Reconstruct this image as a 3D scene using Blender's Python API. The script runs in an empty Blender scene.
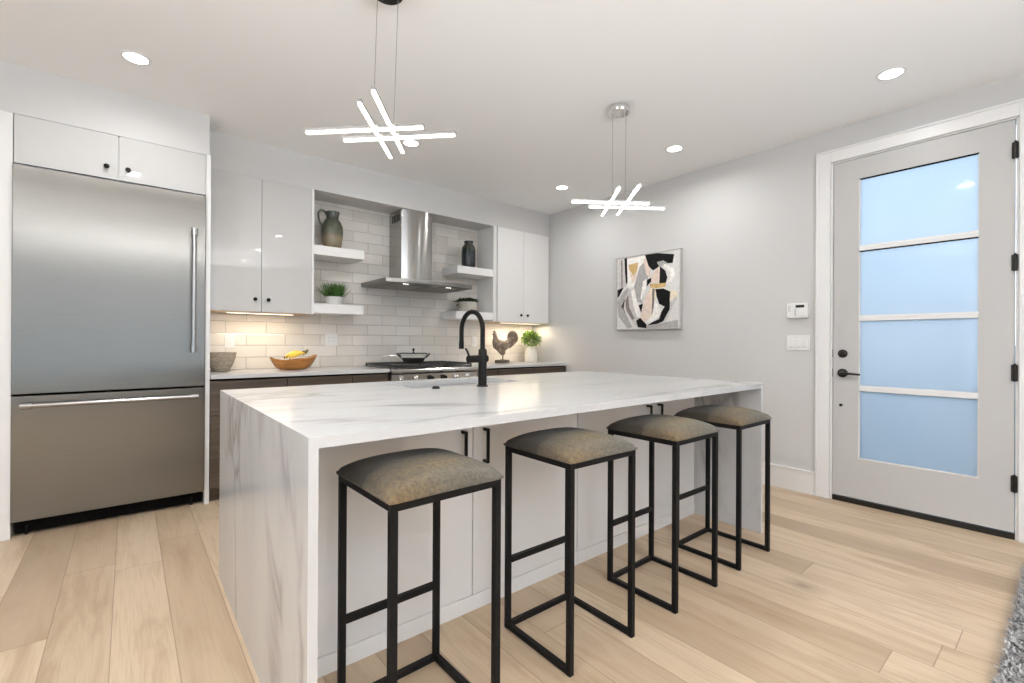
import bpy, bmesh, math, random
from mathutils import Vector, Matrix
random.seed(7)
SC = bpy.context.scene
COL = SC.collection
PI = math.pi

# ------------------------------------------------------------------ camera
CAM_F, CAM_YAW, CAM_PITCH, CAM_ROLL, CAM_H = 466.3073, .6888, .0016, .0053, 1.1562
cy, sy = math.cos(CAM_YAW), math.sin(CAM_YAW)
cp, sp = math.cos(CAM_PITCH), math.sin(CAM_PITCH)
cr, sr = math.cos(CAM_ROLL), math.sin(CAM_ROLL)


def cam_dir(a, b, d0):
    d = d0 * cp - b * sp
    u = d0 * sp + b * cp
    return Vector((a * cy + d * sy, -a * sy + d * cy, u)).normalized()


_R, _U, _F = cam_dir(cr, sr, 0), cam_dir(-sr, cr, 0), cam_dir(0, 0, 1)
cam = bpy.data.cameras.new('camera')
cam.sensor_width = 36
cam.lens = CAM_F / 1024 * 36
cam.clip_start = .05
co = bpy.data.objects.new('camera', cam)
COL.objects.link(co)
M3 = Matrix((_R, _U, -_F)).transposed()
co.matrix_world = Matrix.Translation((0, 0, CAM_H)) @ M3.to_4x4()
SC.camera = co

# ------------------------------------------------------------------ world, exposure
SC.view_settings.view_transform = 'Standard'
SC.view_settings.look = 'None'
SC.view_settings.gamma = 1
SC.view_settings.use_curve_mapping = False
SC.view_settings.exposure = 0.13
SC.cycles.use_denoising = True
SC.cycles.max_bounces = 10
SC.cycles.diffuse_bounces = 6
SC.cycles.glossy_bounces = 4
SC.cycles.sample_clamp_indirect = 6
SC.cycles.caustics_reflective = False
SC.cycles.caustics_refractive = False
W = bpy.data.worlds.new('sky')
SC.world = W
W.use_nodes = True
wn = W.node_tree
bg = wn.nodes['Background']
tc = wn.nodes.new('ShaderNodeTexCoord')
sx = wn.nodes.new('ShaderNodeSeparateXYZ')
rp = wn.nodes.new('ShaderNodeValToRGB')
wn.links.new(tc.outputs['Generated'], sx.inputs[0])
mr = wn.nodes.new('ShaderNodeMapRange')
mr.inputs['From Min'].default_value = -1
wn.links.new(sx.outputs['Z'], mr.inputs['Value'])
wn.links.new(mr.outputs[0], rp.inputs[0])
e = rp.color_ramp.elements
e[0].position = .46
e[0].color = (.40, .56, .72, 1)
e[1].position = .54
e[1].color = (.54, .60, .70, 1)
wn.links.new(rp.outputs[0], bg.inputs[0])
bg.inputs[1].default_value = 4.2


def area(name, loc, aim, sx_, sy_, power, color=(1, 1, 1), shape='RECTANGLE', spread=PI):
    l = bpy.data.lights.new(name, 'AREA')
    l.shape = shape
    l.size = sx_
    l.size_y = sy_
    l.energy = power
    l.color = color
    l.spread = spread
    o = bpy.data.objects.new(name, l)
    COL.objects.link(o)
    o.location = loc
    o.rotation_euler = Vector(aim).to_track_quat('-Z', 'Y').to_euler()
    return o


# added fill lights, unseen behind and left, tilted up to brighten the ceiling
FILL_TINT = (.95, .985, 1.035)
area('ceiling_fill', (.5, -3.25, 1.45), (0, 1, 2.1), 1.9, 2.1, 310, FILL_TINT, spread=2.15)
area('ceiling_fill', (-3.45, .2, 1.45), (1, 0, 1.9), 2.2, 2.1, 90, FILL_TINT, spread=2.15)
# the rest of the ceiling downlights, over the living area behind the camera
for dx in (.026, 1.748, 3.46):
    for dy in (2.111, .706, -.7, -2.1):
        if (dx, dy) not in ((3.46, .706), (3.46, 2.111), (1.748, 2.111)):
            area('downlight_beam', (dx, dy, 2.742), (0, 0, -1), .1, .1, (22 if dy > 2 else 6) if dx < 1 else 2.5, (.99, .99, .995), 'DISK', 2.9)


# ------------------------------------------------------------------ material helpers
def nd(nt, t, ins=None, **props):
    n = nt.nodes.new(t)
    for k, v in props.items():
        setattr(n, k, v)
    for k, v in (ins or {}).items():
        s = n.inputs[k]
        if isinstance(v, bpy.types.NodeSocket):
            nt.links.new(v, s)
        elif isinstance(v, tuple) and len(v) == 3 and s.type == 'RGBA':
            s.default_value = v + (1,)
        else:
            s.default_value = v
    return n


def mt(nt, op, a, b=0.0, c=0.0, clamp=False):
    n = nd(nt, 'ShaderNodeMath', {0: a, 1: b, 2: c}, operation=op)
    n.use_clamp = clamp
    return n.outputs[0]


def mixc(nt, f, a, b, blend='MIX'):
    n = nt.nodes.new('ShaderNodeMix')
    n.data_type = 'RGBA'
    n.blend_type = blend
    for i, v in ((0, f), (6, a), (7, b)):
        s = n.inputs[i]
        if isinstance(v, bpy.types.NodeSocket):
            nt.links.new(v, s)
        else:
            s.default_value = v + (1,) if isinstance(v, tuple) and len(v) == 3 else v
    return n.outputs[2]


def ramp(nt, f, stops, interp='LINEAR'):
    n = nt.nodes.new('ShaderNodeValToRGB')
    n.color_ramp.interpolation = interp
    el = n.color_ramp.elements
    while len(el) < len(stops):
        el.new(.5)
    for q, (p, c) in zip(el, stops):
        q.position = p
        q.color = tuple(c) + (1,) if len(c) == 3 else c
    nt.links.new(f, n.inputs[0])
    return n.outputs[0]


def new_mat(name, color=(.8, .8, .8), rough=.5, metal=0.0, **kw):
    m = bpy.data.materials.new(name)
    m.use_nodes = True
    b = m.node_tree.nodes['Principled BSDF']
    b.inputs['Base Color'].default_value = tuple(color) + (1,)
    b.inputs['Roughness'].default_value = rough
    b.inputs['Metallic'].default_value = metal
    for k, v in kw.items():
        b.inputs[k].default_value = v
    return m, m.node_tree, b


def coords(nt, which='Object'):
    return nd(nt, 'ShaderNodeTexCoord').outputs[which]


def world_pos(nt):
    return nd(nt, 'ShaderNodeNewGeometry').outputs['Position']


def bump(nt, b, h, strength=.2, dist=.01):
    n = nd(nt, 'ShaderNodeBump', {'Height': h, 'Strength': strength, 'Distance': dist})
    nt.links.new(n.outputs[0], b.inputs['Normal'])
    return n


def noisy(name, c1, c2, rough=.5, scale=20, detail=4, bump_s=0, metal=0, stretch=(1, 1, 1), **kw):
    m, nt, b = new_mat(name, c1, rough, metal, **kw)
    mp = nd(nt, 'ShaderNodeMapping', {'Vector': coords(nt), 'Scale': stretch})
    n = nd(nt, 'ShaderNodeTexNoise', {'Vector': mp.outputs[0], 'Scale': scale, 'Detail': detail})
    nt.links.new(ramp(nt, n.outputs[0], [(.3, c1), (.7, c2)]), b.inputs['Base Color'])
    if bump_s:
        bump(nt, b, n.outputs[0], bump_s)
    return m


def paint(name, c, rough=.55, bs=.03, **kw):
    m, nt, b = new_mat(name, c, rough, **kw)
    n = nd(nt, 'ShaderNodeTexNoise', {'Vector': coords(nt), 'Scale': 180, 'Detail': 2})
    bump(nt, b, n.outputs[0], bs, .002)
    return m


def emis(name, c, s):
    m, nt, b = new_mat(name, c, .5)
    b.inputs['Emission Color'].default_value = tuple(c) + (1,)
    b.inputs['Emission Strength'].default_value = s
    return m


# ------------------------------------------------------------------ materials
WALL = paint('wall_paint', (.575, .566, .552), .6)
CEIL = paint('ceiling_paint', (.87, .868, .862), .75)
TRIM = paint('trim_paint', (.76, .75, .735), .35, .01)
DOORP = paint('door_paint', (.49, .48, .465), .4, .01)
GLOSS = paint('gloss_white_lacquer', (.55, .542, .528), .025, 0)
GLOSS.node_tree.nodes['Principled BSDF'].inputs['Coat Weight'].default_value = .3
SATIN = paint('satin_white_lacquer', (.74, .728, .71), .28, .004)
SHELF = paint('white_shelf_lacquer', (.78, .77, .755), .3, .005)
ISLW = paint('island_white_lacquer', (.80, .79, .775), .16, .003)
BLACK = noisy('black_powder_coat', (.007, .0065, .006), (.011, .010, .0095), .5, 200, 2, .03, **{'Specular IOR Level': .12})
BLKM = noisy('matte_black_metal', (.009, .008, .007), (.013, .012, .011), .4, 90, 2, .03, **{'Specular IOR Level': .13})
BRONZE = noisy('dark_bronze', (.02, .017, .014), (.035, .03, .026), .35, 120, 2, .05, .6)
IRON = noisy('cast_iron', (.02, .02, .019), (.05, .048, .045), .55, 150, 3, .2)
CHROME = noisy('polished_chrome', (.75, .74, .72), (.8, .79, .78), .08, 30, 2, 0, 1)
PLAST = noisy('white_plastic', (.74, .73, .71), (.77, .76, .74), .3, 60, 2, .01)
DARKPL = noisy('dark_plastic', (.03, .03, .03), (.05, .05, .05), .3, 60, 2, .01)
GREYPL = noisy('grey_plastic', (.35, .34, .33), (.4, .39, .38), .4, 60, 2, .01)
GAP = noisy('dark_recess', (.004, .0038, .0035), (.007, .0065, .006), .8, 40, 2, **{'Specular IOR Level': .05})


def steel(name, c, rough, aniso, rot=0.0, streak=(1, 1, 120)):
    m, nt, b = new_mat(name, c, rough, 1.0)
    mp = nd(nt, 'ShaderNodeMapping', {'Vector': coords(nt), 'Scale': streak})
    n = nd(nt, 'ShaderNodeTexNoise', {'Vector': mp.outputs[0], 'Scale': 6, 'Detail': 3})
    nt.links.new(ramp(nt, n.outputs[0], [(.25, tuple(x * .93 for x in c)), (.75, tuple(min(1, x * 1.05) for x in c))]), b.inputs['Base Color'])
    b.inputs['Anisotropic'].default_value = aniso
    b.inputs['Anisotropic Rotation'].default_value = rot
    tg = nd(nt, 'ShaderNodeTangent', direction_type='RADIAL', axis='Z')
    nt.links.new(tg.outputs[0], b.inputs['Tangent'])
    bump(nt, b, n.outputs[0], .015, .002)
    return m


STEEL = steel('brushed_steel', (.25, .239, .22), .28, 1.0)
STEELV = steel('brushed_hood_steel', (.40, .39, .375), .22, .75, .25, (60, 60, 1))
RSTEEL = steel('range_steel', (.62, .61, .59), .2, .3)
STEELH = steel('handle_steel', (.40, .39, .38), .22, 0)


def make_floor():
    m, nt, b = new_mat('oak_planks', (.5, .36, .24), .42)
    P = nd(nt, 'ShaderNodeSeparateXYZ', {0: world_pos(nt)})
    x, y = P.outputs['X'], P.outputs['Y']
    u = mt(nt, 'DIVIDE', mt(nt, 'ADD', x, .045), .19)
    row = mt(nt, 'FLOOR', u)
    fu = mt(nt, 'FRACT', u)
    r1 = nd(nt, 'ShaderNodeTexWhiteNoise', {'W': row}, noise_dimensions='1D').outputs['Value']
    v = mt(nt, 'ADD', mt(nt, 'DIVIDE', y, 1.75), mt(nt, 'MULTIPLY', r1, 7.3))
    pl = mt(nt, 'FLOOR', v)
    fv = mt(nt, 'FRACT', v)
    idv = nd(nt, 'ShaderNodeCombineXYZ', {0: row, 1: pl})
    rnd = nd(nt, 'ShaderNodeTexWhiteNoise', {'Vector': idv.outputs[0]}, noise_dimensions='3D')
    rv = rnd.outputs['Value']
    gv = nd(nt, 'ShaderNodeCombineXYZ', {0: mt(nt, 'MULTIPLY', x, 1.0), 1: mt(nt, 'MULTIPLY', y, .13), 2: mt(nt, 'MULTIPLY', rv, 37.0)})
    n1 = nd(nt, 'ShaderNodeTexNoise', {'Vector': gv.outputs[0], 'Scale': 11, 'Detail': 6, 'Roughness': .6, 'Distortion': .8}).outputs[0]
    gv2 = nd(nt, 'ShaderNodeCombineXYZ', {0: x, 1: mt(nt, 'MULTIPLY', y, .035), 2: mt(nt, 'MULTIPLY', rv, 11.0)})
    n2 = nd(nt, 'ShaderNodeTexNoise', {'Vector': gv2.outputs[0], 'Scale': 130, 'Detail': 3}).outputs[0]
    gv3 = nd(nt, 'ShaderNodeCombineXYZ', {0: x, 1: mt(nt, 'MULTIPLY', y, .4), 2: mt(nt, 'MULTIPLY', rv, 21.0)})
    n3 = nd(nt, 'ShaderNodeTexNoise', {'Vector': gv3.outputs[0], 'Scale': 2.6, 'Detail': 3}).outputs[0]
    base = ramp(nt, rv, [(0, (.335, .245, .16)), (.3, (.49, .37, .245)), (.7, (.55, .43, .30)), (1, (.40, .30, .20))])
    c = mixc(nt, mt(nt, 'MULTIPLY', ramp(nt, n1, [(.46, (0, 0, 0)), (.68, (1, 1, 1))]), .72), base, (.33, .225, .135))
    c = mixc(nt, mt(nt, 'MULTIPLY', ramp(nt, n2, [(.48, (0, 0, 0)), (.72, (1, 1, 1))]), .42), c, (.31, .21, .13))
    c = mixc(nt, mt(nt, 'MULTIPLY', ramp(nt, n3, [(.35, (0, 0, 0)), (.75, (1, 1, 1))]), .35), c, (.60, .46, .33))
    # knots
    kv = nd(nt, 'ShaderNodeCombineXYZ', {0: mt(nt, 'MULTIPLY', x, 1.0), 1: mt(nt, 'MULTIPLY', y, .55), 2: 0.0})
    vo = nd(nt, 'ShaderNodeTexVoronoi', {'Vector': kv.outputs[0], 'Scale': 2.3})
    keep = mt(nt, 'GREATER_THAN', nd(nt, 'ShaderNodeSeparateColor', {0: vo.outputs['Color']}).outputs[0], .45)
    kn = mt(nt, 'MULTIPLY', ramp(nt, vo.outputs['Distance'], [(.015, (1, 1, 1)), (.05, (.45, .45, .45)), (.16, (0, 0, 0))]), keep)
    c = mixc(nt, mt(nt, 'MULTIPLY', kn, .75), c, (.16, .10, .06))
    eu = mt(nt, 'MINIMUM', fu, mt(nt, 'SUBTRACT', 1.0, fu))
    ev = mt(nt, 'MINIMUM', fv, mt(nt, 'SUBTRACT', 1.0, fv))
    su = mt(nt, 'LESS_THAN', eu, .009)
    sv = mt(nt, 'LESS_THAN', ev, .0011)
    seam = mt(nt, 'MAXIMUM', su, sv)
    c = mixc(nt, mt(nt, 'MULTIPLY', seam, .6), c, (.17, .11, .07))
    nt.links.new(c, b.inputs['Base Color'])
    nt.links.new(mt(nt, 'ADD', .36, mt(nt, 'MULTIPLY', n1, .2)), b.inputs['Roughness'])
    h = mt(nt, 'SUBTRACT', mt(nt, 'MULTIPLY', n2, .15), seam)
    bump(nt, b, h, .25, .002)
    return m


FLOOR = make_floor()


def make_tile():
    m, nt, b = new_mat('glazed_subway_tile', (.7, .68, .65), .07)
    P = nd(nt, 'ShaderNodeSeparateXYZ', {0: world_pos(nt)})
    x, z = P.outputs['X'], P.outputs['Z']
    vz = mt(nt, 'DIVIDE', mt(nt, 'SUBTRACT', z, .914), .1016)
    row = mt(nt, 'FLOOR', vz)
    fz = mt(nt, 'FRACT', vz)
    odd = mt(nt, 'MODULO', row, 2.0)
    ux = mt(nt, 'ADD', mt(nt, 'DIVIDE', mt(nt, 'SUBTRACT', x, .778), .305), mt(nt, 'MULTIPLY', odd, .5))
    fx = mt(nt, 'FRACT', ux)
    idv = nd(nt, 'ShaderNodeCombineXYZ', {0: mt(nt, 'FLOOR', ux), 1: row})
    rnd = nd(nt, 'ShaderNodeTexWhiteNoise', {'Vector': idv.outputs[0]}, noise_dimensions='3D')
    dx = mt(nt, 'MULTIPLY', mt(nt, 'MINIMUM', fx, mt(nt, 'SUBTRACT', 1.0, fx)), .305)
    dz = mt(nt, 'MULTIPLY', mt(nt, 'MINIMUM', fz, mt(nt, 'SUBTRACT', 1.0, fz)), .1016)
    d = mt(nt, 'MINIMUM', dx, dz)
    g = mt(nt, 'LESS_THAN', d, .0017)
    n = nd(nt, 'ShaderNodeTexNoise', {'Vector': world_pos(nt), 'Scale': 7, 'Detail': 3}).outputs[0]
    c = ramp(nt, mt(nt, 'ADD', mt(nt, 'MULTIPLY', rnd.outputs['Value'], .6), mt(nt, 'MULTIPLY', n, .4)), [(.15, (.63, .59, .53)), (.6, (.70, .66, .605)), (.95, (.75, .71, .66))])
    c = mixc(nt, g, c, (.36, .34, .315))
    nt.links.new(c, b.inputs['Base Color'])
    nt.links.new(mt(nt, 'ADD', .04, mt(nt, 'MULTIPLY', g, .6)), b.inputs['Roughness'])
    rs = nd(nt, 'ShaderNodeSeparateColor', {0: rnd.outputs['Color']})
    tilt = mt(nt, 'ADD', mt(nt, 'MULTIPLY', mt(nt, 'SUBTRACT', rs.outputs[0], .5), mt(nt, 'MULTIPLY', fx, .45)),
              mt(nt, 'MULTIPLY', mt(nt, 'SUBTRACT', rs.outputs[1], .5), mt(nt, 'MULTIPLY', fz, .25)))
    h = mt(nt, 'ADD', mt(nt, 'ADD', mt(nt, 'MULTIPLY', mt(nt, 'MINIMUM', d, .006), 260.0), tilt), mt(nt, 'MULTIPLY', n, .45))
    bump(nt, b, h, .5, .003)
    return m


TILE = make_tile()


def make_quartz(name, vein=1.0):
    m, nt, b = new_mat(name, (.78, .77, .76), .17)
    P = nd(nt, 'ShaderNodeSeparateXYZ', {0: world_pos(nt)})
    run = mt(nt, 'SUBTRACT', P.outputs['X'], P.outputs['Z'])
    v = nd(nt, 'ShaderNodeCombineXYZ', {0: mt(nt, 'MULTIPLY', run, .32), 1: P.outputs['Y'], 2: mt(nt, 'MULTIPLY', P.outputs['X'], .05)})

    def veins(scale, dist, w, seed):
        mp = nd(nt, 'ShaderNodeMapping', {'Vector': v.outputs[0], 'Location': (seed, seed * 1.7, 0)})
        n = nd(nt, 'ShaderNodeTexNoise', {'Vector': mp.outputs[0], 'Scale': scale, 'Detail': 5, 'Roughness': .55, 'Distortion': dist}).outputs[0]
        a = mt(nt, 'ABSOLUTE', mt(nt, 'SUBTRACT', n, .5))
        return ramp(nt, a, [(0, (1, 1, 1)), (w * .4, (.45, .45, .45)), (w, (0, 0, 0))])
    mk = nd(nt, 'ShaderNodeTexNoise', {'Vector': v.outputs[0], 'Scale': 3.1, 'Detail': 2}).outputs[0]
    mask = ramp(nt, mk, [(.40, (0, 0, 0)), (.55, (1, 1, 1))])
    a1 = mt(nt, 'MULTIPLY', veins(.95, .9, .026, 3.1), mask)
    a2 = mt(nt, 'MULTIPLY', veins(2.4, 1.2, .012, 9.2), .16)
    cl = nd(nt, 'ShaderNodeTexNoise', {'Vector': v.outputs[0], 'Scale': 2.2, 'Detail': 4}).outputs[0]
    c = ramp(nt, cl, [(.35, (.51, .508, .503)), (.65, (.55, .547, .541))])
    c = mixc(nt, mt(nt, 'MULTIPLY', mt(nt, 'MAXIMUM', a1, a2), .62 * vein), c, (.20, .19, .18))
    nt.links.new(c, b.inputs['Base Color'])
    return m


QUARTZ = make_quartz('veined_white_quartz')
QUARTZ2 = make_quartz('plain_white_quartz', .35)


def wood(name, stops, scale=9, stretch=(1, 1, .06), rough=.45):
    m, nt, b = new_mat(name, stops[0][1], rough)
    mp = nd(nt, 'ShaderNodeMapping', {'Vector': coords(nt), 'Scale': stretch})
    n = nd(nt, 'ShaderNodeTexNoise', {'Vector': mp.outputs[0], 'Scale': scale, 'Detail': 6, 'Distortion': .6})
    nt.links.new(ramp(nt, n.outputs[0], stops), b.inputs['Base Color'])
    bump(nt, b, n.outputs[0], .1, .003)
    return m


DARKW = wood('dark_stained_wood', [(.3, (.05, .035, .024)), (.7, (.105, .074, .052))], 40, (.06, .06, 1), .4)
PALEW = wood('pale_ply_underside', [(.3, (.55, .38, .22)), (.7, (.66, .48, .30))], 30, (.1, 1, 1))
BOWLW = wood('honey_wood', [(.3, (.27, .10, .016)), (.7, (.46, .20, .045))], 22, (.4, 1, 2), .4)
WOVEN = noisy('grey_brown_stoneware', (.22, .175, .13), (.42, .36, .29), .7, 35, 5, .4, 0, (1, 1, 3))
BANANA = noisy('banana_skin', (.78, .52, .05), (.85, .62, .10), .45, 14, 3, .03)
BANTIP = noisy('banana_tip', (.10, .075, .03), (.2, .15, .05), .6, 40, 2)
ROOST = noisy('weathered_bronze_wood', (.15, .105, .07), (.34, .26, .19), .6, 26, 5, .35)
ROOSTB = noisy('dark_wood_base', (.06, .045, .03), (.12, .09, .06), .6, 30, 4, .2)
CREAM = noisy('cream_glaze', (.72, .68, .60), (.78, .74, .66), .3, 40, 3, .03)
GREYCER = noisy('speckled_grey_ceramic', (.50, .49, .46), (.64, .63, .60), .55, 90, 3, .15)
TAUPE = noisy('taupe_ceramic', (.46, .43, .37), (.56, .53, .46), .55, 50, 3, .1)


def leafmat(name, c1, c2):
    m, nt, b = new_mat(name, c1, .55)
    oi = nd(nt, 'ShaderNodeTexNoise', {'Vector': coords(nt), 'Scale': 45, 'Detail': 1})
    nt.links.new(ramp(nt, oi.outputs[0], [(.35, c1), (.65, c2)]), b.inputs['Base Color'])
    b.inputs['Subsurface Weight'].default_value = 0
    return m


LEAF = leafmat('bright_leaf', (.10, .19, .025), (.30, .42, .09))
GRASS = leafmat('grass_blade', (.02, .07, .008), (.07, .17, .022))
SUCC = leafmat('dark_succulent', (.02, .035, .012), (.07, .10, .035))
SOIL = noisy('soil', (.03, .022, .015), (.06, .045, .03), .9, 60, 3, .3)


def zband(name, stops, z0, z1, rough=.25, nscale=9, namt=.12):
    m, nt, b = new_mat(name, stops[0][1], rough)
    P = nd(nt, 'ShaderNodeSeparateXYZ', {0: coords(nt)})
    n = nd(nt, 'ShaderNodeTexNoise', {'Vector': coords(nt), 'Scale': nscale * 4, 'Detail': 5})
    t = mt(nt, 'DIVIDE', mt(nt, 'SUBTRACT', P.outputs['Z'], z0), z1 - z0)
    t = mt(nt, 'ADD', t, mt(nt, 'MULTIPLY', mt(nt, 'SUBTRACT', n.outputs[0], .5), namt))
    nt.links.new(ramp(nt, t, stops), b.inputs['Base Color'])
    return m


PITCH = zband('two_tone_pitcher_glaze', [(0, (.20, .155, .092)), (.30, (.22, .172, .105)), (.40, (.10, .10, .066)), (.6, (.074, .08, .055)), (1, (.045, .05, .036))], 0, .34, .22)
JARG = zband('mottled_dark_jar_glaze', [(0, (.012, .014, .017)), (.45, (.018, .024, .026)), (.62, (.014, .028, .02)), (.75, (.06, .05, .04)), (.88, (.075, .062, .05)), (.95, (.014, .013, .012))], 0, .3, .2, 6, .6)


def make_fabric():
    m, nt, b = new_mat('ombre_woven_fabric', (.25, .2, .13), .9)
    P = nd(nt, 'ShaderNodeSeparateXYZ', {0: coords(nt)})
    x, y = P.outputs['X'], P.outputs['Y']
    n = nd(nt, 'ShaderNodeTexNoise', {'Vector': coords(nt), 'Scale': 7, 'Detail': 3}).outputs[0]
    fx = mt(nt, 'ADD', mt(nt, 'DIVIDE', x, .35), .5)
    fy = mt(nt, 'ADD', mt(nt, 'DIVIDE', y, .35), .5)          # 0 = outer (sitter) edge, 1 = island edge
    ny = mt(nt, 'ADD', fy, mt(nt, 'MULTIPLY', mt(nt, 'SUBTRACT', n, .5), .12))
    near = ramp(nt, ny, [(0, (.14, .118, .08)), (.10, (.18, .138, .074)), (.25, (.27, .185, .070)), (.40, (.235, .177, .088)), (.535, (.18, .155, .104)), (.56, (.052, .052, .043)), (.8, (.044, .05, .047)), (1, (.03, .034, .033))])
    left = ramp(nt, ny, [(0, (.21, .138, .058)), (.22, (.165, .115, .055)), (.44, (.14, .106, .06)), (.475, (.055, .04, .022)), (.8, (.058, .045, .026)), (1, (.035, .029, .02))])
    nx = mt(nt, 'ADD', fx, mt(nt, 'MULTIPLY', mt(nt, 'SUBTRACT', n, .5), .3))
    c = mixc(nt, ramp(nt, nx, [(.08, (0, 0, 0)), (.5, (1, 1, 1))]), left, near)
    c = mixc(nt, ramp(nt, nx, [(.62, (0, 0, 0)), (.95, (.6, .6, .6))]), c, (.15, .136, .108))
    w1 = nd(nt, 'ShaderNodeTexWave', {'Vector': coords(nt), 'Scale': 130, 'Distortion': 2, 'Detail': 1}, bands_direction='X').outputs[1]
    w2 = nd(nt, 'ShaderNodeTexWave', {'Vector': coords(nt), 'Scale': 130, 'Distortion': 2, 'Detail': 1}, bands_direction='Y').outputs[1]
    wv = mt(nt, 'MULTIPLY', w1, w2)
    fn = nd(nt, 'ShaderNodeTexNoise', {'Vector': coords(nt), 'Scale': 95, 'Detail': 3}).outputs[0]
    c = mixc(nt, mt(nt, 'MULTIPLY', mt(nt, 'ADD', wv, mt(nt, 'SUBTRACT', mt(nt, 'MULTIPLY', fn, 3.2), 1.0)), .46), c, (.03, .027, .022))
    nt.links.new(c, b.inputs['Base Color'])
    b.inputs['Sheen Weight'].default_value = .15
    bump(nt, b, mt(nt, 'ADD', wv, mt(nt, 'MULTIPLY', fn, 2.0)), .6, .003)
    return m


FABRIC = make_fabric()


def make_frosted():
    m = bpy.data.materials.new('frosted_glass')
    m.use_nodes = True
    nt = m.node_tree
    nt.nodes.remove(nt.nodes['Principled BSDF'])
    out = nt.nodes['Material Output']
    n = nd(nt, 'ShaderNodeTexNoise', {'Vector': coords(nt), 'Scale': 3, 'Detail': 2}).outputs[0]
    tr = nd(nt, 'ShaderNodeBsdfTranslucent', {'Color': ramp(nt, n, [(.3, (.88, .93, .96)), (.7, (.91, .955, .98))])})
    gl = nd(nt, 'ShaderNodeBsdfGlossy', {'Color': (1, 1, 1), 'Roughness': .06})
    fr = nd(nt, 'ShaderNodeFresnel', {'IOR': 1.45})
    mx = nd(nt, 'ShaderNodeMixShader', {0: fr.outputs[0], 1: tr.outputs[0], 2: gl.outputs[0]})
    nt.links.new(mx.outputs[0], out.inputs[0])
    return m


FROST = make_frosted()


def make_clear():
    m = bpy.data.materials.new('clear_glass')
    m.use_nodes = True
    b = m.node_tree.nodes['Principled BSDF']
    b.inputs['Base Color'].default_value = (.92, .95, .94, 1)
    b.inputs['Roughness'].default_value = .03
    b.inputs['Transmission Weight'].default_value = 1
    b.inputs['IOR'].default_value = 1.1
    return m


CLEAR = make_clear()
BULB = emis('lamp_diffuser', (1, .97, .92), 14)
TUBE = emis('led_tube', (1, .95, .84), 5)
STRIP = emis('led_strip', (1, .88, .70), 3)
DISPLAY = noisy('dark_display', (.02, .025, .022), (.035, .04, .036), .15, 50, 2)


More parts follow.
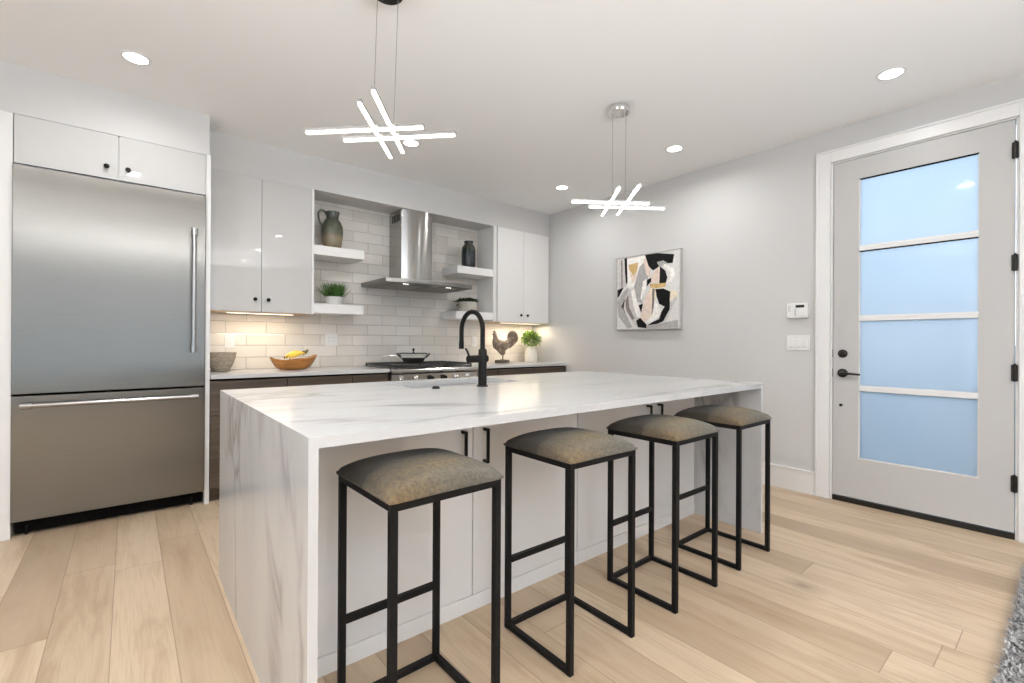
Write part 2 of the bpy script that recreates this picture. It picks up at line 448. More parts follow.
# ------------------------------------------------------------------ mesh helpers
class MB:
    def __init__(s):
        s.b = bmesh.new()

    def _m(s, f, mi):
        for x in f:
            x.material_index = mi

    def box(s, x0, x1, y0, y1, z0, z1, mi=0):
        v = [s.b.verts.new((x, y, z)) for x in (x0, x1) for y in (y0, y1) for z in (z0, z1)]
        q = [(0, 1, 3, 2), (4, 6, 7, 5), (0, 4, 5, 1), (2, 3, 7, 6), (0, 2, 6, 4), (1, 5, 7, 3)]
        s._m([s.b.faces.new([v[i] for i in f]) for f in q], mi)
        return s

    def prism(s, pts, lo, hi, axis='z', mi=0):
        def mk(p, t):
            a, c = p
            return {'z': (a, c, t), 'y': (a, t, c), 'x': (t, a, c)}[axis]
        A = [s.b.verts.new(mk(p, lo)) for p in pts]
        B = [s.b.verts.new(mk(p, hi)) for p in pts]
        n = len(pts)
        f = [s.b.faces.new(A), s.b.faces.new(B[::-1])]
        for i in range(n):
            f.append(s.b.faces.new((A[i], B[i], B[(i + 1) % n], A[(i + 1) % n])))
        s._m(f, mi)
        return s

    def loft(s, rings, caps=True, mi=0, closed=False):
        R = [[s.b.verts.new(p) for p in r] for r in rings]
        n = len(R[0])
        f = []
        m = len(R)
        for k in range(m if closed else m - 1):
            a, c = R[k], R[(k + 1) % m]
            for i in range(n):
                f.append(s.b.faces.new((a[i], a[(i + 1) % n], c[(i + 1) % n], c[i])))
        if caps and not closed:
            f.append(s.b.faces.new(R[0][::-1]))
            f.append(s.b.faces.new(R[-1]))
        s._m(f, mi)
        return s

    def tube(s, pts, r, n=12, mi=0, caps=True, sq=1.0):
        pts = [Vector(p) for p in pts]
        rs = r if isinstance(r, (list, tuple)) else [r] * len(pts)
        rings = []
        up = None
        for i, p in enumerate(pts):
            t = (pts[min(i + 1, len(pts) - 1)] - pts[max(i - 1, 0)]).normalized()
            if up is None:
                up = Vector((0, 0, 1)) if abs(t.z) < .9 else Vector((1, 0, 0))
            a = t.cross(up).normalized()
            up = a.cross(t).normalized()
            rings.append([p + a * (rs[i] * math.cos(2 * PI * k / n)) + up * (rs[i] * sq * math.sin(2 * PI * k / n)) for k in range(n)])
        return s.loft(rings, caps, mi)

    def lathe(s, prof, c, n=40, mi=0, wob=None, closed=False):
        rings = []
        for (r, z) in prof:
            rings.append([(c[0] + r * (wob(k / n, z) if wob else 1) * math.cos(2 * PI * k / n), c[1] + r * (wob(k / n, z) if wob else 1) * math.sin(2 * PI * k / n), c[2] + z) for k in range(n)])
        return s.loft(rings, True, mi, closed)

    def quad(s, *p, mi=0):
        s._m([s.b.faces.new([s.b.verts.new(q) for q in p])], mi)
        return s

    def build(s, name, mats, parent=None, bevel=0, smooth=False, sub=0):
        me = bpy.data.meshes.new(name)
        org = Vector((0, 0, 0))
        q = parent
        while q is not None:
            org += q.location
            q = q.parent
        bmesh.ops.recalc_face_normals(s.b, faces=s.b.faces[:])
        if parent is not None:
            bmesh.ops.translate(s.b, verts=s.b.verts[:], vec=-org)
        s.b.to_mesh(me)
        s.b.free()
        for m in (mats if isinstance(mats, (list, tuple)) else [mats]):
            me.materials.append(m)
        if smooth:
            me.polygons.foreach_set('use_smooth', [True] * len(me.polygons))
        o = bpy.data.objects.new(name, me)
        COL.objects.link(o)
        if parent is not None:
            o.parent = parent
        if bevel:
            mo = o.modifiers.new('bevel', 'BEVEL')
            mo.width = bevel
            mo.segments = 2
            mo.limit_method = 'ANGLE'
            mo.angle_limit = .7
        if sub:
            mo = o.modifiers.new('subdivision', 'SUBSURF')
            mo.levels = sub
            mo.render_levels = sub
        if smooth:
            try:
                me.set_sharp_from_angle(angle=.8)
            except Exception:
                pass
        return o


def tag(o, label, cat, group=None):
    o['label'] = label
    o['category'] = cat
    if group:
        o['group'] = group
    return o


def thing(name, loc, label, cat, group=None):
    o = bpy.data.objects.new(name, None)
    COL.objects.link(o)
    o.location = loc
    o.empty_display_size = .1
    return tag(o, label, cat, group)


def struct(o):
    o['kind'] = 'structure'
    return o


def clone(root, loc, label):
    def cp(o, parent):
        c = o.copy()
        COL.objects.link(c)
        c.parent = parent
        for ch in [k for k in o.children]:
            cp(ch, c)
        return c
    r = cp(root, None)
    r.location = loc
    r['label'] = label
    return r


def arc(cx, cz, r, a0, a1, n):
    return [(cx + r * math.cos(a0 + (a1 - a0) * i / n), cz + r * math.sin(a0 + (a1 - a0) * i / n)) for i in range(n + 1)]


# ------------------------------------------------------------------ room shell
XR, YW, C = 4.056, 4.512, 2.7536        # right wall, back wall, ceiling
YF, YU, YI = 3.92, 4.2, 1.655           # fridge front, upper-cabinet front, island cabinet face
XL, YR = -3.4, -3.2
struct(MB().box(XL - .15, XR + .15, YR - .15, YW + .15, -.12, 0).build('floor', FLOOR))
struct(MB().box(XL - .15, XR + .15, YR - .15, YW + .15, C, C + .12).build('ceiling', CEIL))
struct(MB().box(XL - .15, XR + .15, YW, YW + .15, 0, C).build('wall_back', TILE))
# left wall with an added opening for the fill light, rear wall likewise
w = MB()
w.box(XL - .15, XL, YR, -.9, 0, C).box(XL - .15, XL, 1.3, YW, 0, C).box(XL - .15, XL, -.9, 1.3, 0, .4).box(XL - .15, XL, -.9, 1.3, 2.5, C)
struct(w.build('wall_left', WALL))
w = MB()
for a, b_ in ((XL - .15, -.45), (1.45, XR + .15)):
    w.box(a, b_, YR - .15, YR, 0, C)
for a, b_ in ((-.45, 1.45),):
    w.box(a, b_, YR - .15, YR, 0, .4).box(a, b_, YR - .15, YR, 2.5, C)
struct(w.build('wall_rear', WALL))
# right wall with the entry door opening
D0, D1, DZ = .222, 1.18, 2.508
w = MB()
w.box(XR, XR + .15, YR, D0, 0, C).box(XR, XR + .15, D1, YW, 0, C).box(XR, XR + .15, D0, D1, DZ, C)
struct(w.build('wall_right', WALL))
# bulkheads above the cabinets and above the fridge
struct(MB().box(.449, XR, YU + .004, YW, 2.47, C).build('wall_bulkhead', WALL))
struct(MB().box(XL, .44, YF + .004, YW, 2.47, C).build('wall_fridge_bulkhead', WALL))
# baseboard with a stepped cap
w = MB()
w.box(XR - .016, XR, 1.269, 3.87, 0, .165).box(XR - .022, XR, 1.269, 3.87, .165, .18)
struct(w.build('baseboard_right', TRIM, bevel=.003))
w = MB()
w.box(XR - .016, XR, YR, .134, 0, .165).box(XR - .022, XR, YR, .134, .165, .18)
struct(w.build('baseboard_right', TRIM, bevel=.003))
# door casing
w = MB()
for a, b_ in ((1.18, 1.262), (.141, .222)):
    w.box(XR - .018, XR, a, b_, 0, DZ + .082)
w.box(XR - .018, XR, .222, 1.18, DZ, DZ + .082)
w.box(XR - .026, XR, 1.256, 1.271, 0, DZ + .091).box(XR - .026, XR, .132, .147, 0, DZ + .091).box(XR - .026, XR, .147, 1.256, DZ + .076, DZ + .091)
w.box(XR, XR + .1, 1.166, 1.18, 0, DZ).box(XR, XR + .1, .222, .236, 0, DZ).box(XR, XR + .1, .236, 1.166, DZ - .010, DZ)
struct(w.build('trim_1', TRIM, bevel=.003))

# ------------------------------------------------------------------ entry door
door = struct(bpy.data.objects.new('door_1', None))
COL.objects.link(door)
door.location = (XR, .70, 0)
X0, X1 = XR + .003, XR + .047
dz0, dz1 = .042, 2.494
gy0, gy1 = .391, 1.006
gz = [(.33, .818), (.852, 1.322), (1.356, 1.826), (1.860, 2.347)]
s = MB()
s.box(X0, X1, gy1, 1.162, dz0, dz1).box(X0, X1, .240, gy0, dz0, dz1)
s.box(X0, X1, gy0, gy1, dz0, gz[0][0]).box(X0, X1, gy0, gy1, gz[3][1], dz1)
s.build('door_slab', DOORP, door)
for i in range(3):
    MB().box(X0 + .004, X1 - .004, gy0, gy1, gz[i][1], gz[i + 1][0]).build('muntin', TRIM, door, bevel=.002)
for a, b_ in gz:
    MB().box(X0 + .018, X0 + .026, gy0, gy1, a, b_).build('glass_pane', FROST, door)
    s = MB()
    s.box(X0 + .006, X0 + .018, gy1 - .006, gy1, a, b_).box(X0 + .006, X0 + .018, gy0, gy0 + .006, a, b_).box(X0 + .006, X0 + .018, gy0 + .006, gy1 - .006, a, a + .006)
    s.build('glazing_bead', TRIM, door)
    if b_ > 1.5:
        MB().box(X0 + .006, X0 + .018, gy0, gy1, b_ - .007, b_).build('pane_top_shade', GAP, door)  # dark strip standing in for the shade line atop the upper panes
for z in (2.311, 1.644, .990, .333):
    s = MB()
    s.tube([(XR - .006, .2385, z - .05), (XR - .006, .2385, z + .05)], .0075, 10)
    s.tube([(XR - .006, .2385, z + .05), (XR - .006, .2385, z + .056)], .005, 10)
    s.box(XR - .004, XR + .002, .226, .254, z - .048, z + .048)
    s.build('hinge', BRONZE, door)


def disc_x(mb, x0, x1, y, z, r, n=28):
    return mb.tube([(x1, y, z), (x0 + .003, y, z), (x0, y, z)], [r, r, r * .86], n)


s = disc_x(MB(), X0 - .012, X0, 1.100, 1.086, .030)
disc_x(s, X0 - .022, X0 - .012, 1.100, 1.086, .017)
s.build('deadbolt', BRONZE, door, smooth=True)
s = disc_x(MB(), X0 - .013, X0, 1.100, .943, .032)
disc_x(s, X0 - .045, X0 - .013, 1.100, .943, .012)
s.tube([(X0 - .045, 1.104, .943), (X0 - .049, 1.06, .943), (X0 - .05, 1.02, .940), (X0 - .045, .985, .938)], [.010, .009, .008, .007], 12)
s.build('door_lever', BRONZE, door, smooth=True)
disc_x(MB(), X0 - .006, X0, 1.112, .707, .011).build('viewer_plug', BRONZE, door, smooth=True)
for z in (1.086, .943):
    MB().box(X0 - .002, X0 + .02, 1.1625, 1.1655, z - .03, z + .03).build('strike_plate', BRONZE, door)
MB().box(X0, XR + .12, .236, 1.166, 0, .034).build('threshold', BRONZE, door)
# outside landing, with an unseen wall added to shade and tint the lower panes
struct(MB().box(XR + .15, XR + 2.2, -1.5, 3, -.15, -.02).build('ground_outside', WALL))
struct(MB().box(XR + 1.3, XR + 1.5, -1.5, 3, -.02, 1.15).build('wall_pane_shade', paint('blue_grey_pane_tint', (.36, .56, .66), .8)))

# ------------------------------------------------------------------ refrigerator and its surround
o = MB().box(.421, .449, YF, YW, 0, 2.472).build('cabinet_end_panel', SATIN, bevel=.001)
tag(o, 'tall white end panel between the refrigerator and the back counter', 'panel')
o = MB().box(-.95, -.5205, YF, YF + .5, 0, 2.468).build('cabinet_end_panel', SATIN, bevel=.001)
tag(o, 'tall white panel at the left edge of the photo, left of refrigerator', 'panel')
fr = thing('refrigerator', (-.05, 4.2, 0), 'large built-in stainless steel refrigerator with a bottom freezer drawer', 'refrigerator')
FY = YF - .018
MB().box(-.5180, .418, YF + .03, YW - .01, .1, 2.172).build('body', GAP, fr)
MB().box(-.5195, .4185, FY, YF + .03, .838, 2.172).build('door', STEEL, fr, bevel=.004)
MB().box(-.5195, .4185, FY, YF + .03, .098, .826).build('freezer_drawer', STEEL, fr, bevel=.004)
MB().box(-.51, .41, YF + .06, YF + .12, .012, .1).build('toe_grille', GAP, fr)
for x in (-.46, .35):
    MB().tube([(x, YF + .05, 0), (x, YF + .05, .05)], .007, 12).tube([(x, YF + .045, .05), (x, YF + .05, .05)], .006, 8).build('levelling_foot', BLKM, fr)


def bar_handle(mb, p, q, r, out, post=.02):
    p, q, out = Vector(p), Vector(q), Vector(out)
    d = (q - p).normalized()
    mb.tube([p, q], r, 18)
    for a, s_ in ((p, 1), (q, -1)):
        mb.tube([a, a + d * s_ * .05], r * 1.4, 18)
        c = a + d * s_ * .0225
        mb.tube([c, c - out], r * .95, 14)
    return mb


s = bar_handle(MB(), (.347, FY - .055, 1.075), (.347, FY - .055, 1.925), .0145, (0, -.056, 0))
h = s.build('door_handle', STEELH, fr, smooth=True)
s = bar_handle(MB(), (-.476, FY - .055, .774), (.374, FY - .055, .774), .0145, (0, -.056, 0))
s.build('drawer_handle', STEELH, fr, smooth=True)


def knob(x, y, z, parent):
    s = MB().tube([(x, y, z), (x, y - .012, z), (x, y - .016, z), (x, y - .024, z), (x, y - .027, z)], [.006, .006, .0145, .0145, .011], 20)
    return s.build('knob', BLKM, parent, smooth=True)


ov = thing('wall_cabinet', (-.05, 4.2, 2.19), 'white two-door cabinet above the stainless steel refrigerator', 'cabinet')
MB().box(-.514, .412, YF + .022, YW - .002, 2.182, 2.468).build('carcass', SATIN, ov)
for x0, x1, kx in ((-.5170, -.0560, -.110), (-.0500, .4185, -.005)):
    d = MB().box(x0, x1, YF + .001, YF + .021, 2.184, 2.467).build('door', GLOSS, ov, bevel=.0015)
    knob(kx, YF + .001, 2.256, d)

# ------------------------------------------------------------------ wall cabinets, shelves
uc = thing('wall_cabinet', (.84, 4.36, 1.39), 'glossy white wall cabinet left of the open shelves, over the fruit bowl', 'cabinet')
MB().box(.4505, 1.214, YU + .012, YW - .002, 1.392, 2.466).build('carcass', SATIN, uc)
MB().box(1.2155, 1.236, YU - .006, YW - .002, 1.388, 2.467).build('end_panel', SATIN, uc, bevel=.001)
MB().box(.452, 1.212, YU + .03, YW - .004, 1.386, 1.3915).build('underside', PALEW, uc)
for x0, x1, kx in ((.4525, .8275, .782), (.8305, 1.2135, .878)):
    d = MB().box(x0, x1, YU - .008, YU + .011, 1.390, 2.467).build('door', GLOSS, uc, bevel=.0015)
    knob(kx, YU - .008, 1.490, d)
ur = thing('wall_cabinet', (3.6, 4.36, 1.39), 'white two-door wall cabinet in the corner beside the right wall', 'cabinet')
MB().box(3.217, XR - .001, YU + .012, YW - .002, 1.392, 2.466).build('carcass', SATIN, ur)
MB().box(3.175, 3.216, YU - .006, YW - .002, 1.388, 2.468).build('end_panel', SATIN, ur, bevel=.001)
MB().box(3.22, XR - .02, YU + .03, YW - .004, 1.386, 1.3915).build('underside', PALEW, ur)
for x0, x1, kx in ((3.236, 3.626, 3.578), (3.629, 4.036, 3.680)):
    d = MB().box(x0, x1, YU - .008, YU + .011, 1.390, 2.468).build('door', SATIN, ur, bevel=.0015)
    knob(kx, YU - .008, 1.475, d)
for nm, x0, x1, z0, z1, lb in (
        ('floating_shelf', 1.2365, 1.680, 1.910, 1.992, 'thick white shelf carrying the green pitcher'),
        ('floating_shelf', 1.2365, 1.680, 1.402, 1.484, 'thick white shelf carrying the potted grass'),
        ('floating_shelf', 2.700, 3.1745, 1.893, 1.974, 'thick white shelf carrying the dark jar'),
        ('floating_shelf', 2.690, 3.1745, 1.404, 1.487, 'thick white shelf carrying the succulent bowl')):
    o = MB().box(x0, x1, YU - .002, YW - .001, z0, z1).build(nm, SHELF, bevel=.002)
    tag(o, lb, 'shelf', 'floating shelves beside the range hood')

# under-cabinet light strips
for x0, x1, p, lb in ((.60, 1.10, 2.1, 'lit slim strip light under the wall cabinet over the fruit bowl'), (3.36, 3.98, 4, 'lit slim strip light under the corner wall cabinet above the rooster')):
    t = thing('strip_light', ((x0 + x1) / 2, 4.3, 1.386), lb, 'light', 'strip lights under the wall cabinets')
    MB().box(x0, x1, 4.285, 4.315, 1.381, 1.3858).build('housing', PLAST, t, bevel=.001)
    MB().box(x0 + .005, x1 - .005, 4.288, 4.312, 1.3785, 1.3812).build('diffuser', STRIP, t)
    area('strip_glow', ((x0 + x1) / 2, 4.31, 1.372), (0, 0, -1), x1 - x0, .02, p, (1, .84, .64))

# ------------------------------------------------------------------ range hood
hd = thing('range_hood', (2.243, 4.3, 1.69), 'stainless steel chimney range hood with a thin bowed canopy', 'range hood')
hx0, hx1, hy0 = 1.775, 2.711, 3.935


def bow(x):
    t = (x - 2.243) / .468
    return -.075 * (1 - t * t)


N = 24
fr_pts = [(hx0 + (hx1 - hx0) * i / N, hy0 + bow(hx0 + (hx1 - hx0) * i / N)) for i in range(N + 1)]
outline = fr_pts + [(hx1, YW - .002), (hx0, YW - .002)]
MB().prism(outline, 1.694, 1.733).build('canopy', STEEL, hd, bevel=.003)
s = MB()
cxs = [(2.06, 4.225), (2.43, 4.225), (2.43, YW - .002), (2.06, YW - .002)]
inn = [(x, y + .03) if y < 4.2 else (x, y) for x, y in fr_pts]
s.prism([(2.0, 4.12), (2.49, 4.12), (2.55, YW - .003), (1.94, YW - .003)], 1.7335, 1.752)
s.build('canopy_cover', STEELV, hd, bevel=.004)
s = MB()
ch = [(2.072, YW - .002), (2.072, 4.236)] + [(2.072 + (2.414 - 2.072) * i / 16, 4.236 - .035 * (1 - ((i - 8) / 8) ** 2)) for i in range(1, 16)] + [(2.414, 4.236), (2.414, YW - .002)]
s.prism(ch, 1.752, 2.469)
s.build('chimney', STEELV, hd, smooth=True)
for k in range(5):
    y = 4.285 + k * .036
    MB().box(2.0705, 2.0725, y, y + .016, 2.355, 2.43).build('vent_slot', GAP, hd)
for x0, x1 in ((1.87, 2.235), (2.251, 2.616)):
    f = MB().box(x0, x1, 4.0, 4.42, 1.688, 1.6945).build('filter', STEEL, hd, bevel=.001)
HB = emis('hood_bulb', (1, .96, .9), 5)
for x in (1.985, 2.445):
    hl = MB().box(x - .034, x + .034, 3.945, 3.985, 1.6915, 1.6945).build('hood_lamp', STEELH, hd, bevel=.001)
    for dx in (-.02, 0, .02):
        MB().lathe([(.001, 0), (.007, 0), (.007, -.001), (.001, -.001)], (x + dx, 3.965, 1.6915), 12).build('bulb', HB, hl)
MB().box(2.17, 2.316, 3.8565, 3.868, 1.706, 1.721).build('control_panel', STEEL, hd)

# ------------------------------------------------------------------ base cabinets, counters, range
YC, YB = 3.873, 3.90
for x0, x1, lb in ((.4505, .956, 'dark wood base cabinet next to the white panel of the refrigerator'),
                   (.958, 1.465, 'dark wood base cabinet below the wooden fruit bowl'),
                   (1.467, 1.790, 'narrow dark wood base cabinet immediately left of the range'),
                   (2.728, 3.027, 'narrow dark wood base cabinet immediately right of the range'),
                   (3.029, 3.541, 'dark wood base cabinet below the rooster figure'),
                   (3.543, XR - .002, 'dark wood base cabinet in the corner below the cream flower pot')):
    t = thing('base_cabinet', ((x0 + x1) / 2, 4.2, 0), lb, 'cabinet', 'dark base cabinets along the back wall')
    MB().box(x0, x1, YB + .022, YW - .002, .1, .8835).build('carcass', GAP, t)
    MB().box(x0, x1, YB + .08, YB + .1, 0, .1).build('toe_kick', DARKW, t)
    for z0, z1 in ((.106, .36), (.364, .62), (.624, .868)):
        MB().box(x0 + .003, x1 - .003, YB, YB + .021, z0, z1).build('drawer_front', DARKW, t, bevel=.0015)
o = MB().box(.4505, 1.7925, YC, YW - .001, .884, .914).build('worktop', QUARTZ2, bevel=.002)
tag(o, 'white stone worktop left of the range, under the fruit bowl', 'worktop', 'white stone worktops along the back wall')
o = MB().box(2.7265, XR - .001, YC, YW - .001, .884, .914).build('worktop', QUARTZ2, bevel=.002)
tag(o, 'white stone worktop right of the range, under the rooster', 'worktop', 'white stone worktops along the back wall')

rg = thing('range', (2.26, 4.2, 0), 'stainless steel gas range with black grates and front knobs', 'range')
rx0, rx1 = 1.797, 2.722
MB().box(rx0, rx1, 3.90, YW - .002, .06, .905).build('body', STEEL, rg, bevel=.002)
MB().box(rx0 + .02, rx1 - .02, 3.93, 4.4, 0, .06).build('toe_kick', GAP, rg)
MB().prism([(3.85, .872), (3.842, .882), (3.842, .898), (3.85, .908), (3.92, .914), (YW - .01, .914), (YW - .01, .9), (3.905, .86)], rx0, rx1, 'x').build('cooktop', RSTEEL, rg, bevel=.001)
MB().prism([(3.862, .765), (3.85, .86), (3.90, .872), (3.90, .765)], rx0, rx1, 'x').build('control_panel', RSTEEL, rg, bevel=.002)
for k in range(6):
    x = 1.90 + k * .1435
    MB().tube([(x, 3.858, .815), (x, 3.845, .817), (x, 3.842, .817), (x, 3.815, .819), (x, 3.812, .819)], [.027, .027, .021, .019, .016], 22).build('knob', BLKM if k in (2, 3) else RSTEEL, rg, smooth=True)
dr = MB().box(rx0 + .004, rx1 - .004, 3.872, 3.899, .17, .758).build('oven_door', STEEL, rg, bevel=.004)
MB().box(rx0 + .16, rx1 - .16, 3.870, 3.873, .30, .62).build('oven_window', DISPLAY, dr)
bar_handle(MB(), (rx0 + .06, 3.82, .70), (rx1 - .06, 3.82, .70), .011, (0, -.052, 0)).build('handle', STEELH, dr, smooth=True)
MB().box(rx0 + .012, rx1 - .012, 3.935, 4.475, .914, .919).build('burner_tray', IRON, rg)
for k in range(3):
    gx0 = rx0 + .018 + k * .298
    gx1 = gx0 + .292
    s = MB()
    for x in (gx0, gx1 - .014):
        s.box(x, x + .014, 3.925, 4.48, .932, .948)
    for y in (3.925, 4.195, 4.466):
        s.box(gx0, gx1, y, y + .014, .932, .948)
    for yy in (4.06, 4.33):
        s.box(gx0, gx1, yy, yy + .01, .936, .950)
        for dx in (-.05, .05):
            s.box((gx0 + gx1) / 2 + dx - .005, (gx0 + gx1) / 2 + dx + .005, yy - .11, yy + .12, .936, .950)
    for x in (gx0, gx1 - .014):
        for y in (3.925, 4.466):
            s.box(x, x + .014, y, y + .014, .9185, .934)
    s.build('grate', IRON, rg, bevel=.0015)
    for yy in (4.065, 4.335):
        MB().lathe([(.001, .0), (.05, 0), (.05, .008), (.035, .012), (.034, .018), (.001, .02)], ((gx0 + gx1) / 2, yy, .919), 24).build('burner', IRON, rg, smooth=True)

pn = thing('pan', (2.19, 4.20, .950), 'black pan with a domed glass lid on the range', 'pan')
PX, PY, PZ = 2.19, 4.20, .950
MB().lathe([(.001, .001), (.085, .001), (.10, .012), (.116, .042), (.122, .050), (.114, .050), (.098, .018), (.083, .007), (.001, .007)], (PX, PY, PZ), 40).build('body', IRON, pn, smooth=True)
MB().lathe([(.113, .0505), (.121, .0505), (.128, .070), (.138, .090), (.134, .093), (.06, .097), (.001, .098), (.001, .095), (.06, .094), (.130, .0895), (.124, .070)], (PX, PY, PZ), 40).build('glass_lid', CLEAR, pn, smooth=True)
MB().tube([(PX + .137 * math.cos(2 * PI * i / 40), PY + .137 * math.sin(2 * PI * i / 40), PZ + .092) for i in range(41)], .004, 8).build('lid_rim', BRONZE, pn, smooth=True)
MB().lathe([(.010, 0), (.007, .008), (.007, .022), (.013, .028), (.013, .038), (.008, .043), (.001, .044)], (PX, PY, PZ + .097), 20).build('lid_knob', BRONZE, pn, smooth=True)
for sg in (-1, 1):
    ux, uy = .772 * sg, -.636 * sg
    vx, vy = .636, .772
    hp = [(.118, -.028, .046), (.14, -.028, .066), (.158, -.02, .088), (.163, 0, .091), (.158, .02, .088), (.14, .028, .066), (.118, .028, .046)]
    MB().tube([(PX + ux * a + vx * b_, PY + uy * a + vy * b_, PZ + c_) for a, b_, c_ in hp], .0055, 8).build('handle', IRON, pn, smooth=True)

# ------------------------------------------------------------------ island
ix0, ix1, iy0, iy1 = .350, 3.0, 1.225, 2.676
SX0, SX1, SY0, SY1 = 1.15, 1.90, 2.20, 2.60
wt = thing('island_worktop', ((ix0 + ix1) / 2, (iy0 + iy1) / 2, 0), 'grey-veined white quartz island top with waterfall sides', 'worktop')
s = MB()
zt0, zt1 = .884, .914
vs = {}


def gv(x, y, z):
    k = (round(x, 4), round(y, 4), round(z, 4))
    if k not in vs:
        vs[k] = s.b.verts.new(k)
    return vs[k]


gx = [ix0, SX0, SX1, ix1]
gy = [iy0, SY0, SY1, iy1]
for i in range(3):
    for j in range(3):
        if (i, j) == (1, 1):
            continue
        for z in (zt0, zt1):
            s.b.faces.new([gv(gx[i], gy[j], z), gv(gx[i + 1], gy[j], z), gv(gx[i + 1], gy[j + 1], z), gv(gx[i], gy[j + 1], z)])


def wallq(a, b_):
    s.b.faces.new([gv(a[0], a[1], zt0), gv(b_[0], b_[1], zt0), gv(b_[0], b_[1], zt1), gv(a[0], a[1], zt1)])


for i in range(3):
    wallq((gx[i], iy0), (gx[i + 1], iy0))
    wallq((gx[i], iy1), (gx[i + 1], iy1))
    wallq((ix0, gy[i]), (ix0, gy[i + 1]))
    wallq((ix1, gy[i]), (ix1, gy[i + 1]))
wallq((SX0, SY0), (SX1, SY0))
wallq((SX0, SY1), (SX1, SY1))
wallq((SX0, SY0), (SX0, SY1))
wallq((SX1, SY0), (SX1, SY1))
s.build('slab', QUARTZ, wt)
MB().box(ix0, ix0 + .025, iy0, iy1, 0, zt0).build('waterfall_side', QUARTZ, wt)
MB().box(ix1 - .024, ix1, iy0, iy1, 0, zt0).build('waterfall_side', QUARTZ, wt)
SW = 2.45
for nm, x0, x1, seams, lb in (('island_cabinet', .3765, 1.8075, (.4865, 1.1485, 1.8065), 'white island cabinet behind the two stools nearest the camera'),
                              ('island_cabinet', 1.8095, 2.9745, (1.8105, 2.478, 2.9735), 'white island cabinet behind the two stools nearest the entry door')):
    t = thing(nm, ((x0 + x1) / 2, 2.1, 0), lb, 'cabinet', 'white cabinets under the island')
    s = MB()
    if x0 < 1:     # box open where the sink drops in
        s.box(x0, x1, YI + .022, 2.12, .0, .8835).box(x0, SX0 - .02, 2.12, 2.64, 0, .8835).box(SX0 - .02, x1, 2.12, 2.64, 0, .6)
    else:
        s.box(SX1 + .02, x1, YI + .022, 2.64, 0, .8835).box(x0, SX1 + .02, YI + .022, 2.12, 0, .8835).box(x0, SX1 + .02, 2.12, 2.64, 0, .6)
    s.build('carcass', ISLW, t)
    MB().box(x0, x1, YI - .001, YI + .0215, 0, .066).build('plinth', ISLW, t, bevel=.0015)
    if seams[0] - x0 > .05:
        MB().box(x0, seams[0] - .002, YI + .004, YI + .0215, .068, .8825).build('filler', ISLW, t)
    for k in range(2):
        a, b_ = seams[k] + .002, seams[k + 1] - .002
        d = MB().box(a, b_, YI, YI + .0215, .068, .881).build('door', ISLW, t, bevel=.002)
        hx = b_ - .054 if k == 0 else a + .056
        hm = MB().box(hx - .006, hx + .006, YI - .036, YI - .026, .632, .782)
        hm.box(hx - .006, hx + .006, YI - .028, YI + .001, .632, .644).box(hx - .006, hx + .006, YI - .028, YI + .001, .770, .782)
        hm.build('handle', BLKM, d, bevel=.001)

# sink, faucet, air switch
sk = thing('sink', ((SX0 + SX1) / 2, 2.4, .66), 'stainless undermount sink let into the island top', 'sink')
s = MB()
a, b_, c_, d_ = SX0 - .012, SX1 + .012, SY0 - .012, SY1 + .012
s.box(a, b_, c_, d_, .655, .66).box(a, a + .01, c_, d_, .66, .8835).box(b_ - .01, b_, c_, d_, .66, .8835).box(a, b_, c_, c_ + .01, .66, .8835).box(a, b_, d_ - .01, d_, .66, .8835)
s.build('basin', noisy('satin_sink_steel', (.52, .52, .52), (.58, .58, .58), .42, 40, 2, 0, .35), sk)
MB().lathe([(.001, 0), (.045, 0), (.045, .004), (.03, .002), (.001, .001)], (1.52, 2.42, .6602), 24).build('drain', CHROME, sk, smooth=True)
fc = thing('faucet', (1.5, 2.075, .914), 'matte black gooseneck faucet standing at the island sink', 'faucet')
s = MB().lathe([(.030, 0), (.030, .006), (.0235, .008), (.0235, .198), (.0225, .2), (.0185, .203), (.0185, .206)], (1.5, 2.075, .914), 32)
s.build('body', BLKM, fc, smooth=True)
pts = [(1.5, 2.075, 1.10), (1.5, 2.075, 1.215)] + [(1.5, y, z) for y, z in arc(2.18, 1.222, .105, PI, 0, 20)] + [(1.5, 2.285, 1.17), (1.5, 2.285, 1.118)]
MB().tube(pts, .0135, 18).build('spout', BLKM, fc, smooth=True)
MB().tube([(1.5, 2.285, 1.155), (1.5, 2.285, 1.116)], .0150, 18).build('spray_head', BLKM, fc, smooth=True)
MB().tube([(1.528, 2.075, 1.066), (1.405, 2.075, 1.064)], .0205, 22).build('valve', BLKM, fc, smooth=True)
MB().tube([(1.412, 2.075, 1.08), (1.396, 2.072, 1.108), (1.385, 2.07, 1.122)], [.006, .0055, .005], 12).build('lever', BLKM, fc, smooth=True)
o = MB().lathe([(.001, 0), (.021, 0), (.021, .006), (.016, .008), (.015, .012), (.001, .013)], (1.235, 2.12, .9141), 24).build('air_switch', BLKM, smooth=True)
tag(o, 'small round black push button on the island left of the faucet', 'button')

